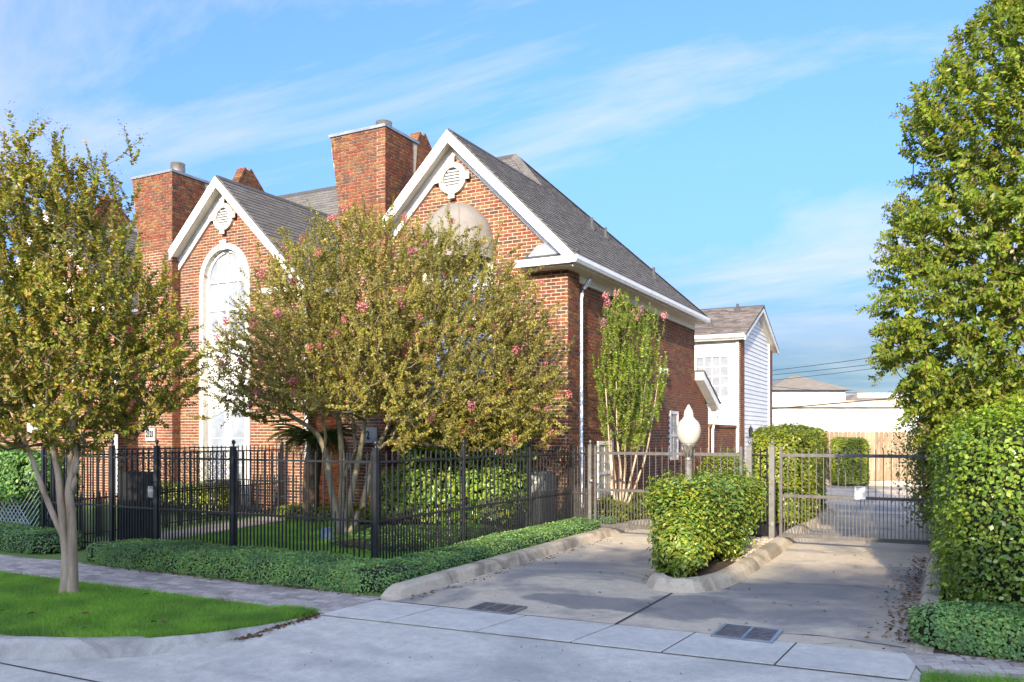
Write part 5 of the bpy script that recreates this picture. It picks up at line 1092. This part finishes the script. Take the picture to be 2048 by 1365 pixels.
# --- leaning crape myrtle on the verge, left
base = (-8.53, 5.80, 0); ppm = 183.0
t = thing('crape_myrtle', 'leaning crape myrtle with fused pale trunks standing on the verge lawn', 'tree', base, 'crape myrtle trees')
stems = [px_stem(base, 138, ppm, [(127, 1200), (131, 1178), (133, 1120), (128, 1060), (122, 1000), (117, 950), (104, 880), (92, 790)], [.076, .060, .048, .045, .040, .034, .026, .016]),
         px_stem(base, 138, ppm, [(150, 1200), (146, 1178), (147, 1110), (145, 1030), (139, 975), (149, 915), (158, 860), (176, 770)], [.076, .062, .050, .046, .042, .032, .024, .015], [0, 0, -.01, -.02, 0, .05, .1, .2]),
         px_stem(base, 138, ppm, [(129, 1078), (110, 1032), (94, 985), (80, 930), (66, 875), (40, 790)], [.034, .032, .029, .026, .021, .012], [0, -.02, -.05, -.1, -.18, -.3]),
         px_stem(base, 138, ppm, [(141, 1000), (136, 935), (131, 880), (126, 800), (120, 700)], [.034, .030, .026, .020, .012], [0, .05, .12, .2, .3]),
         px_stem(base, 138, ppm, [(146, 985), (160, 930), (162, 880), (170, 830), (205, 760)], [.028, .026, .022, .018, .010], [0, -.06, -.12, -.22, -.4]),
         px_stem(base, 138, ppm, [(121, 990), (108, 930), (112, 870), (110, 780)], [.026, .022, .018, .010], [0, .12, .25, .4])]
flare = [(local(base, (x - 138) / ppm, f, 0)) for x, f in ((131, 0), (145, 0))]
stems_mesh(t, stems, M['bark'], 12)
prof = rows(138, ppm, [(262, 45, 75), (300, -70, 190), (350, -110, 225), (400, -140, 258), (500, -165, 322), (600, -180, 362), (700, -185, 392), (780, -170, 370), (835, -120, 280), (872, -40, 215)])
prof = [(a - .16 - .08 * max(0, a - 3.5), b, c) for a, b, c in prof]; x, f, z = outline_tips(1750, prof, .8, seed=3)
tips = [local(base, a, b, c) for a, b, c in zip(x, f, z)]
for px_, py_ in ((60, 236), (52, 262), (70, 290), (110, 245), (118, 275), (165, 285), (150, 320), (205, 300), (215, 330), (236, 345), (24, 250), (8, 280), (255, 260), (330, 520), (372, 610), (395, 690), (392, 740)):
    tips += [local(base, (px_ - 138 + rs.normal() * 6) / ppm, rs.normal() * .15, CAM_H - (py_ + 44 - 870 + rs.normal() * 9) / ppm) for _ in range(3)]
A, B, ra, rb_, T = grow(stems, tips, 1.3, 2)
V, SAx, SBx, SD = shoots(T, local(base, -.05, 0, 2.6), .32, 38, .054, .032, up=.75, outw=.55, jit=.38, seed=4)
v1, f1 = segs(A, B, ra, rb_); v2, f2 = segs(SAx, SBx, np.full(len(SAx), .0032), np.full(len(SAx), .0015), 3)
np_obj('branches', v1, 4, f1, M['twig'], t, 'stuff'); np_obj('twigs', v2, 4, f2, M['twig'], t, 'stuff')
leaf_obj('leaves', V, M['leaf_left'], t)
k = (T[:, 2] > 3.3) & (rs.uniform(size=len(T)) < .55); leaf_obj('seed_heads', seeds(SBx[k], 16, .016, .035, 1), M['seed'], t)

SIMPLE[0] = True
# --- many-stemmed crape myrtle on the garden lawn, pink flowers
base = (-9.14, 11.20, 0); ppm = 120.0; bpx = 690
t = thing('crape_myrtle', 'wide many-stemmed crape myrtle with pink flowers growing inside the iron fence', 'tree', base, 'crape myrtle trees')
stems = [px_stem(base, bpx, ppm, [(684, 1080), (672, 1010), (664, 950), (655, 900), (636, 862), (590, 830), (540, 790), (480, 770)], [.075, .062, .056, .05, .042, .034, .024, .014], [0, -.05, -.1, -.12, -.2, -.3, -.4, -.5], .6),
         px_stem(base, bpx, ppm, [(688, 1080), (686, 1010), (688, 940), (684, 880), (676, 820), (668, 740), (640, 640)], [.075, .062, .056, .05, .042, .032, .014], [0, .02, .03, .05, .1, .2, .3], .55),
         px_stem(base, bpx, ppm, [(692, 1080), (702, 1020), (716, 960), (730, 900), (740, 840), (742, 760), (760, 640)], [.07, .06, .054, .046, .038, .028, .013], [0, -.06, -.12, -.2, -.26, -.35, -.5], .55),
         px_stem(base, bpx, ppm, [(698, 1080), (722, 1030), (738, 970), (750, 910), (775, 860), (800, 790), (860, 690)], [.07, .06, .052, .045, .036, .028, .012], [0, .05, .1, .16, .25, .35, .5], .55),
         px_stem(base, bpx, ppm, [(735, 960), (758, 905), (790, 880), (812, 850), (880, 790), (960, 740)], [.034, .032, .028, .024, .018, .010], [.1, 0, -.15, -.3, -.5, -.7], .4),
         px_stem(base, bpx, ppm, [(668, 980), (655, 930), (662, 870), (650, 800), (610, 700)], [.034, .030, .026, .020, .011], [0, -.15, -.3, -.45, -.7], .5),
         px_stem(base, bpx, ppm, [(690, 960), (712, 900), (706, 840), (716, 760), (700, 640)], [.030, .028, .024, .018, .010], [0, .1, .22, .35, .5], .5)]
stems_mesh(t, stems, M['bark_green'], 10)
prof = rows(bpx, ppm, [(428, 705, 765), (446, 655, 815), (470, 600, 940), (500, 565, 1015), (540, 535, 1050), (590, 500, 1085), (650, 455, 1120), (720, 430, 1135), (780, 425, 1135), (830, 470, 1120), (870, 640, 1090), (900, 860, 1040)])
x, f, z = outline_tips(3600, prof, .62, seed=8, shell=.5, back=.8, fc=-.15)
keep = ~((z < 2.1) & (x < .9) & (x > -.9)); x, f, z = x[keep], f[keep], z[keep]
tips = [local(base, a, b, c) for a, b, c in zip(x, f, z)]
for px_, py_ in ((720, 412), (735, 425), (700, 430), (800, 440), (835, 470), (905, 432), (955, 470), (1010, 480), (1030, 510), (1060, 560), (1110, 620), (1135, 700), (640, 455), (590, 470), (545, 520), (510, 560), (430, 700), (425, 780), (410, 830)):
    tips += [local(base, (rs.uniform(900, 1125) - bpx) / ppm, rs.uniform(-.9, -.1), CAM_H - (rs.uniform(780, 895) - 870) / ppm) for _ in range(7)]
    tips += [local(base, (px_ - bpx + rs.normal() * 7) / ppm, -.3 + rs.normal() * .3, CAM_H - (py_ - 870 + rs.normal() * 7) / ppm) for _ in range(2)]
A, B, ra, rb_, T = grow(stems, tips, 1.2, 5)
V, SAx, SBx, SD = shoots(T, local(base, .5, 0, 2.2), .42, 46, .055, .034, up=.35, outw=.7, jit=.45, seed=9)
v1, f1 = segs(A, B, ra, rb_); v2, f2 = segs(SAx, SBx, np.full(len(SAx), .0038), np.full(len(SAx), .0018), 3)
np_obj('branches', v1, 4, f1, M['twig'], t, 'stuff'); np_obj('twigs', v2, 4, f2, M['twig'], t, 'stuff')
leaf_obj('leaves', V, M['leaf_mid'], t)
k = rs.uniform(size=len(T)) < .18; leaf_obj('seed_heads', seeds(SBx[k], 12, .016, .04, 2), M['seed'], t)
SIMPLE[0] = False
fm = [flower_mesh(M['pink'], 20 + i) for i in range(4)]
fr_ = (T - np.array(base)) @ FV; out_ = np.where((fr_ < -.25) | (T[:, 2] > 4.3))[0]; rs.shuffle(out_)
for i in out_[:95]:
    o = place('flower_cluster', fm[i % 4], tuple(SBx[i] + np.array([0, 0, .03])), t, rs.uniform(0, 6)); s_ = rs.uniform(.65, 1.25); o.scale = (s_, s_, s_)

# --- upright young crape myrtle against the side wall
base = (-5.70, 15.30, .09); ppm = 102.8; bpx = 1237
t = thing('crape_myrtle', 'slender upright crape myrtle with pale pink tips beside the white downspout', 'tree', base, 'crape myrtle trees')
stems = []
for k, (b0, mid, top) in enumerate((((1232, 1024), (1222, 960), (1215, 890)), ((1238, 1026), (1240, 950), (1232, 880)), ((1243, 1026), (1262, 950), (1275, 885)), ((1246, 1026), (1275, 960), (1296, 890)), ((1240, 1024), (1250, 950), (1252, 870)), ((1235, 1024), (1230, 950), (1224, 870)))):
    ex = (top[0] + (top[0] - b0[0]) * .5, 780 - 15 * k)
    stems.append(px_stem(base, bpx, ppm, [b0, mid, top, ex], [.026, .022, .018, .008], [0, .05 * (k - 2.5), .1 * (k - 2.5), .14 * (k - 2.5)], .6))
stems_mesh(t, stems, M['bark'], 8)
prof = rows(bpx, ppm, [(600, 1222, 1250), (640, 1205, 1315), (700, 1190, 1325), (760, 1185, 1335), (820, 1185, 1335), (870, 1200, 1310), (890, 1215, 1290)])
x, f, z = outline_tips(420, prof, .85, seed=12, shell=.6); tips = [local(base, a, b, c) for a, b, c in zip(x, f, z)]
fl_pts = [(1232, 590), (1210, 592), (1214, 607), (1232, 625), (1265, 628), (1272, 636), (1280, 622), (1327, 632), (1205, 645), (1240, 575)]
tips += [local(base, (a - bpx) / ppm, rs.normal() * .08, CAM_H - (b + 22 - 870) / ppm) for a, b in fl_pts]
A, B, ra, rb_, T = grow(stems, tips, 1.6, 6)
V, SAx, SBx, SD = shoots(T, local(base, 0, 0, 1.2), .50, 34, .058, .036, up=1.0, outw=.42, jit=.14, seed=14)
v1, f1 = segs(A, B, ra, rb_); v2, f2 = segs(SAx, SBx, np.full(len(SAx), .004), np.full(len(SAx), .002), 3)
np_obj('branches', v1, 4, f1, M['twig'], t, 'stuff'); np_obj('twigs', v2, 4, f2, M['twig'], t, 'stuff'); leaf_obj('leaves', V, M['leaf_small'], t)
fm = [flower_mesh(M['pale_pink'], 30 + i, 60, .07, .095) for i in range(2)]
for i, (a, b) in enumerate(fl_pts[:9]): place('flower_cluster', fm[i % 2], tuple(local(base, (a - bpx) / ppm, -.02, CAM_H - (b - 870) / ppm)), t, i)

# --- big crape myrtle at the right edge
base = (1.25, 10.75, .1); ppm = 185.0; bpx = 2150
t = thing('crape_myrtle', 'tall dense crape myrtle rising above the ivy hedge, with brown seed heads', 'tree', base, 'crape myrtle trees')
stems = [px_stem(base, bpx, ppm, [(2140, 1175), (2120, 950), (2080, 760), (2020, 560), (1990, 380)], [.09, .075, .06, .04, .02], None, .35), px_stem(base, bpx, ppm, [(2160, 1175), (2165, 900), (2160, 650), (2150, 350), (2120, 60)], [.10, .085, .07, .05, .02], None, .35),
         px_stem(base, bpx, ppm, [(2150, 1175), (2130, 900), (2110, 700), (2060, 300), (2060, 40)], [.08, .07, .06, .04, .02], [0, -.2, -.5, -.8, -.9], .35), px_stem(base, bpx, ppm, [(2170, 1175), (2220, 900), (2300, 600), (2350, 300)], [.09, .08, .06, .02], None, .35)]
stems_mesh(t, stems, M['bark'], 8)
prof = rows(bpx, ppm, [(-330, 2080, 2240), (-150, 2010, 2350), (0, 1968, 2400), (60, 1915, 2430), (130, 1868, 2450), (200, 1825, 2470), (260, 1812, 2480), (370, 1822, 2500), (440, 1785, 2500), (520, 1770, 2510), (590, 1755, 2500), (650, 1752, 2480), (720, 1760, 2450), (780, 1800, 2400), (850, 1830, 2350), (900, 1860, 2330), (960, 1880, 2300)])
x, f, z = outline_tips(5200, prof, .75, seed=16, shell=.42); x = x + .05; k = (x < .35) & (f < .75); x, f, z = x[k], f[k], z[k]
tips = [local(base, a, b, c) for a, b, c in zip(x, f, z)]
for px_, py_ in ((1985, 5), (1930, 70), (1872, 138), (1868, 145), (1805, 205), (1800, 250), (1815, 240), (1812, 320), (1768, 432), (1776, 470), (1755, 520), (1760, 590), (1736, 595), (1742, 650), (1738, 715), (1748, 700), (1775, 760), (1790, 830)):
    tips += [local(base, (px_ + 30 - bpx + rs.normal() * 6) / ppm, -.1 + rs.normal() * .2, CAM_H - (py_ - 870 + rs.normal() * 8) / ppm) for _ in range(3)]
A, B, ra, rb_, T = grow(stems, tips, .9, 7)
SIMPLE[0] = True
V, SAx, SBx, SD = shoots(T, local(base, 0, 0, 3.4), .34, 46, .076, .040, up=.05, outw=.8, jit=.42, seed=19, flat=.25)
v1, f1 = segs(A, B, ra, rb_); v2, f2 = segs(SAx, SBx, np.full(len(SAx), .0035), np.full(len(SAx), .0018), 3)
np_obj('branches', v1, 4, f1, M['twig'], t, 'stuff'); np_obj('twigs', v2, 4, f2, M['twig'], t, 'stuff'); leaf_obj('leaves', V, M['leaf_right'], t); SIMPLE[0] = False
k = rs.uniform(size=len(T)) < .45; leaf_obj('seed_heads', seeds(SBx[k] - SD[k] * .05, 12, .020, .028, 3), M['seed'], t)

# --- sago palm behind the many-stemmed tree
t = thing('sago_palm', 'sago palm with arching feathery fronds in front of the brick chimney wall', 'palm', (-11.1, 12.7, .02))
MB().tube([(-11.15, 12.7, 0), (-11.2, 12.72, .6), (-11.1, 12.68, 1.2), (-11.02, 12.66, 1.55)], [.15, .16, .17, .14], 14).build('trunk', M['palm_trunk'], t)
fr_me = []
def frond(bend, ln, seed):
    r = np.random.RandomState(seed); n = 26; s_ = np.linspace(.12, 1, n); ang = bend * s_; x = np.cumsum(np.cos(1.0 - ang)) * ln / n; z = np.cumsum(np.sin(1.0 - ang)) * ln / n
    P = np.stack([x, np.zeros(n), z], 1); tg = unit(np.gradient(P, axis=0)); ll = .24 * np.sin(np.pi * (s_ * .88 + .08)) + .03; vs = []
    for sg in (-1, 1):
        D = unit(tg * .55 + np.array([[0, sg * 1.0, .25]])); vs.append(leaves(P, D, unit(np.array([[0, 0, 1.]]) * np.ones((n, 1)) + tg * -.3), ll, np.full(n, .017), .1, .15))
    lv = np.concatenate(vs); sv, sf = segs(P[:-1], P[1:], np.full(n - 1, .009), np.full(n - 1, .008), 4); lf_ = leaf_faces(len(lv) // 6)
    return np_mesh('frond', np.concatenate([lv, sv]), 4, np.concatenate([lf_, sf + len(lv)]), M['leaf_palm'])
fr_me = [frond(b, l, i) for i, (b, l) in enumerate(((1.2, .95), (1.7, 1.05), (2.2, 1.0), (2.7, .9)))]
for k in range(30): place('frond', fr_me[(k * 7) % 4], (-11.02, 12.66, 1.53 + .05 * (k % 3)), t, k * 2.399)

# ================================================================== HEDGES AND SHRUBS
SIMPLE[0] = True
hedge('ground_hedge', 'low clipped ground cover hedge along the paver walk in front of the iron fence', 'hedge', (-7.95, 7.68, .13), (2.58, .45, .17), 62000, .030, .020, M['leaf_ground'], p=5, depth=.05, core=.035, amp=.022, seed=11)
hedge('ground_hedge', 'low ground cover hedge along the driveway kerb beside the side fence', 'hedge', (-5.74, 11.2, .12), (.36, 3.65, .14), 44000, .030, .020, M['leaf_ground'], p=5, depth=.05, core=.035, amp=.025, seed=12)
hedge('ground_hedge', 'low clipped hedge in front of the white lattice panel', 'hedge', (-13.5, 7.78, .16), (2.05, .42, .17), 22000, .032, .021, M['leaf_ground'], p=5, depth=.05, core=.04, amp=.02, seed=13)
hedge('ground_hedge', 'low clipped hedge at the foot of the tall ivy hedge by the paver walk', 'hedge', (1.62, 7.80, .16), (1.92, .34, .18), 34000, .036, .023, M['leaf_ground'], p=6, depth=.05, core=.04, amp=.018, seed=14)
SIMPLE[0] = True
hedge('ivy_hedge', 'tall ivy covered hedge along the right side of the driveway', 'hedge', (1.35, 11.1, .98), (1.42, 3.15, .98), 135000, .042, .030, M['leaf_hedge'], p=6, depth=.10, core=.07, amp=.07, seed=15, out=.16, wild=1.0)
hedge('vine_thicket', 'loose sunlit vine thicket beyond the gate, at the end of the tall hedge', 'hedge', (.85, 16.2, 1.35), (1.35, 2.6, 1.25), 52000, .055, .034, M['leaf_gate'], p=3.2, depth=.25, core=.22, amp=.22, seed=16, out=.4, wild=1.2)
SIMPLE[0] = True
hedge('gate_hedge', 'square clipped sunlit hedge behind the right driveway gate', 'hedge', (-2.82, 17.35, .98), (.50, 1.75, .90), 36000, .062, .036, M['leaf_gate'], p=8, depth=.12, core=.10, amp=.05, seed=17, wild=1.0)
SIMPLE[0] = False
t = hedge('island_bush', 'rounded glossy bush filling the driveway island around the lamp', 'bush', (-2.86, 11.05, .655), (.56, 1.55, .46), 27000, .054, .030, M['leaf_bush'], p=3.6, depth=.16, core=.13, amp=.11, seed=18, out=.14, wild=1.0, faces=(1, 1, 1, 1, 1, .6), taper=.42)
P, nn = superbox((-2.82, 9.78, .44), (.30, .44, .35), 6500, 2.4, (1, 1, 1, 1, 1, 1)); leaf_obj('low_leaves', hedge_leaves(P, nn, .060, .030, .18, seed=3, amp=.05, out=.08), M['leaf_bush'], t)
mb = MB()
for k in range(7): a_ = k * .9; mb.tube([(-2.82 + .08 * math.cos(a_), 9.8 + .1 * math.sin(a_), .08), (-2.82 + .2 * math.cos(a_), 9.8 + .22 * math.sin(a_), .32), (-2.82 + .3 * math.cos(a_), 9.8 + .35 * math.sin(a_), .7)], [.012, .010, .006], 6)
mb.build('branches', M['twig'], t, 'stuff')
hedge('wall_shrub', 'broad leafy shrub climbing the brick front beside the utility box', 'shrub', (-7.95, 13.25, 1.15), (1.15, .60, 1.12), 12500, .095, .058, M['leaf_shrub'], p=3.6, depth=.22, core=.16, amp=.12, seed=19, out=.2, wild=1.1)
SIMPLE[0] = True
hedge('wall_shrub', 'dark shrub standing in shade between the palm and the broad leafy shrub', 'shrub', (-9.35, 13.0, .55), (.5, .5, .55), 6000, .06, .032, M['leaf_bush'], p=2.6, depth=.15, core=.12, amp=.06, seed=20)
hedge('border_hedge', 'bright green low hedge below the filigree railing', 'hedge', (-15.0, 12.75, .34), (1.5, .32, .36), 9000, .05, .03, M['leaf_gate'], p=4, depth=.1, core=.07, amp=.04, seed=21)
hedge('border_plants', 'bright low border plants at the base of the brick front by the palm', 'plants', (-11.0, 12.95, .16), (1.2, .4, .22), 6000, .06, .03, M['leaf_gate'], p=3, depth=.1, core=.08, amp=.07, seed=22)
hedge('bed_shrubs', 'low green shrubs round the foot of the slender upright tree', 'shrub', (-5.80, 16.4, .24), (.42, 1.8, .26), 14000, .045, .026, M['leaf_gate'], p=3.2, depth=.1, core=.08, amp=.08, seed=23)
hedge('bed_shrubs', 'yellow-green bush against the patio wall behind the lamp', 'shrub', (-5.75, 24.0, .62), (.5, 1.6, .62), 9000, .07, .04, M['leaf_gate'], p=2.8, depth=.2, core=.14, amp=.12, seed=24)
hedge('bed_shrubs', 'leafy plants along the side wall below the small white window', 'shrub', (-5.8, 20.3, .28), (.42, 1.7, .32), 8000, .06, .035, M['leaf_shrub'], p=2.8, depth=.15, core=.12, amp=.1, seed=26)
hedge('fence_bush', 'square green bush with two tufts against the wooden fence', 'shrub', (-3.05, 30.7, .82), (.62, .38, .85), 9000, .075, .045, M['leaf_gate'], p=5, depth=.12, core=.1, amp=.06, seed=27)
hedge('fence_bush', 'narrow bush beside the clipped hedge, against the wooden fence', 'shrub', (-4.25, 30.5, .85), (.3, .35, .85), 5000, .075, .045, M['leaf_gate'], p=3, depth=.15, core=.1, amp=.08, seed=28)
tv = hedge('ivy_hedge', 'ivy mass behind the white lattice panel at the garden corner', 'hedge', (-15.0, 8.85, .72), (1.95, .38, .76), 30000, .055, .04, M['leaf_ivy'], p=5, depth=.1, core=.08, amp=.05, seed=29)
P, nn = superbox((-15.0, 8.42, 1.12), (1.98, .26, .44), 24000, 3.5, (1, 1, 1, 1, 1, 1)); leaf_obj('leaves', hedge_leaves(P, nn, .055, .04, .12, seed=4, amp=.08, out=.15), M['leaf_ivy'], tv)
hedge('ground_cover', 'patchy ground cover under the trees inside the side fence', 'ground cover', (-7.7, 11.4, .06), (1.2, 1.6, .12), 9000, .045, .026, M['leaf_ivy'], p=2.6, depth=.08, core=.05, amp=.05, seed=30)

SIMPLE[0] = False
# ================================================================== GRASS, LITTER, GRAVEL
def grass(name, poly, n, h0, w0, z=0.0, seed=0, lean=.62):
    r = np.random.RandomState(seed); xs_ = [p[0] for p in poly]; ys_ = [p[1] for p in poly]; P = np.stack([r.uniform(min(xs_), max(xs_), n * 2), r.uniform(min(ys_), max(ys_), n * 2)], 1); ins = np.zeros(len(P), bool); j = len(poly) - 1
    for i in range(len(poly)):
        xi, yi = poly[i]; xj, yj = poly[j]; c = ((yi > P[:, 1]) != (yj > P[:, 1])) & (P[:, 0] < (xj - xi) * (P[:, 1] - yi) / (yj - yi + 1e-12) + xi); ins ^= c; j = i
    P = P[ins][:n]; n = len(P); B = np.concatenate([P, np.full((n, 1), z)], 1); a = r.uniform(0, 2 * math.pi, n); d = np.stack([np.cos(a), np.sin(a), np.zeros(n)], 1)
    tuft = .75 + .5 * (lump(B, 2.2, .5, seed) + .5); hh = (h0 * r.uniform(.55, 1.25, n) * tuft).reshape(-1, 1); ln = np.stack([r.normal(size=n), r.normal(size=n), np.zeros(n)], 1) * lean * hh; V = np.empty((n, 3, 3)); V[:, 0] = B - d * w0 / 2; V[:, 1] = B + d * w0 / 2; V[:, 2] = B + np.array([[0, 0, 1.]]) * hh + ln
    return np_obj(name, V.reshape(-1, 3), 3, None, M['grass'], None, 'stuff')
vp = [(x, y + .13) for x, y in curve[2:-1]] + [(-5.47, 6.30), (-11, 6.30), (-11, 4.2)]
grass('verge_grass', vp, 80000, .050, .0085, 0, 1)
grass('verge_grass', [(x - .05, y + .02) for x, y in curve[5:-1]] + [(-5.47, 6.30), (-5.9, 6.3), (-6.2, 4.9)], 16000, .055, .008, 0, 2)
grass('lawn_grass', [(-11.2, 8.2), (-6.2, 8.2), (-6.2, 10.4), (-9.2, 11.7), (-10.3, 13.0), (-11.5, 13), (-11.3, 10.5)], 60000, .065, .008, .02, 3)
grass('verge_grass', [(-.16, 5.2), (2.2, 5.2), (2.2, 7.3), (-.16, 6.74)], 26000, .060, .0075, 0, 4)
sheet('verge', [(-.19, 4.4), (12, 4.4), (12, 9.4), (-.19, 6.78)], .0, M['grass_base'], thick=.3)
def litter(name, P, size, seed, mat):
    r = np.random.RandomState(seed); n = len(P); D = np.stack([r.normal(size=n), r.normal(size=n), r.normal(size=n) * .15], 1); Nl = unit(np.stack([r.normal(size=n) * .35, r.normal(size=n) * .35, np.ones(n)], 1)); k = r.uniform(.5, 1.3, n)
    return np_obj(name, leaves(P, D, Nl, size * k, size * .5 * k, .25, -.1), 4, leaf_faces(n), mat, None, 'stuff')
r = np.random.RandomState(5); P = []
for _ in range(460): y = r.uniform(7.7, 13.2); P.append((-.30 - abs(r.normal()) * .13 * (1.2 if y < 11 else .7), y, .006 + r.uniform(0, .012)))
for _ in range(170): x = r.uniform(-.1, 2.5); P.append((x, 7.44 + r.normal() * .03 + .04 * x, .012))
for _ in range(260): k = r.uniform(0, 1); P.append((-5.42 + k * -.12 + r.normal() * .03, 6.25 - k * .9 + r.normal() * .04, .006 - .06 * k))
for _ in range(120): P.append((-5.12 + abs(r.normal()) * .09, r.uniform(7.3, 13), .006))
for _ in range(160): P.append((r.uniform(-9.8, -5.5), 7.23 - abs(r.normal()) * .05, .02))
for _ in range(70): x, y = r.uniform(-5, -.4), r.uniform(7.3, 13.5); P.append((x, y, .006))
litter('fallen_leaves', np.array(P), .048, 1, M['dry_leaf'])
P = np.stack([r.uniform(-5, -.4, 260), r.uniform(7.2, 13.4, 260), np.full(260, .005)], 1); litter('leaf_crumbs', P, .017, 2, M['dry_leaf'])
P = np.array([(x, y, street_z(x, y) + .006) for x, y in zip(r.uniform(-7, -.3, 110), r.uniform(4.3, 6.2, 110))]); litter('leaf_crumbs', P, .022, 3, M['dry_leaf'])
P = np.stack([r.uniform(-10, -5.6, 30), r.uniform(4.3, 6.2, 30), np.full(30, .055)], 1); litter('fallen_leaves', P, .075, 4, M['dry_leaf'])
mb = MB(); rr_ = random.Random(8)
for k in range(150):
    x, y = rr_.uniform(-3.0, -2.42), rr_.uniform(11.0, 13.6); s_ = rr_.uniform(.015, .05); mb.obox((x, y, .09 + s_ * .3), (s_, rr_.uniform(-.01, .01), 0), (rr_.uniform(-.01, .01), s_ * .7, .004), (0, .003, s_ * .5))
mb.build('gravel', M['kerb'], None, 'stuff')

# ================================================================== ACROSS THE STREET (behind the viewer): unseen row and trees added to shade the street
ro = thing('added_shade_row', 'long pale brick house row, added unseen across the street to shade it', 'house', (-9, -17, 0))
MB().box(-25, -22, -.1, 10.5, -13, 6.0).build('wall', M['stucco'], ro)
mb = MB(); mb.prism([(-25.4, -12.6, 6.0), (-25.4, -22.4, 6.0), (-25.4, -17.5, 9.55)], (36.3, 0, 0)); mb.build('roof', M['shingle'], ro)
for k in range(8):
    for z in (1.0, 3.9): MB().box(-23.4 + k * 4.2, -12.99, z, -22.0 + k * 4.2, -12.94, z + 1.5).build('window', M['pane_dark'], ro)
sheet('far_pavement', [(-60, -12), (60, -12), (60, -7.5), (-60, -7.5)], .0, M['slab'], thick=.2)
for k, (x, hgt, rad_) in enumerate(((-.4, 7.35, 1.5), (3.4, 7.2, 1.6), (-8.6, 7.1, 1.8))):  # crowns added out of view to make the shade edge uneven
    t = thing('added_shade_tree', ('round unseen tree added opposite the driveway island to roughen the shade edge', 'smaller unseen tree added opposite the tall ivy hedge to vary the shade', 'unseen tree added opposite the garden lawn to break the straight shade edge')[k], 'tree', (x, -9.5, 0), 'unseen shade trees added across the street')
    MB().tube([(x, -9.5, 0), (x + .1, -9.5, hgt * .35), (x, -9.5, hgt * .6)], [.16, .12, .08], 8).build('trunk', M['bark'], t)
    P, nn = superbox((x, -9.5, hgt - rad_), (rad_, rad_ * .8, rad_), 5000, 2.0, (1, 1, 1, 1, 1, 1)); leaf_obj('leaves', hedge_leaves(P, nn, .16, .10, .9, seed=k, amp=.35), M['leaf_right'], t)
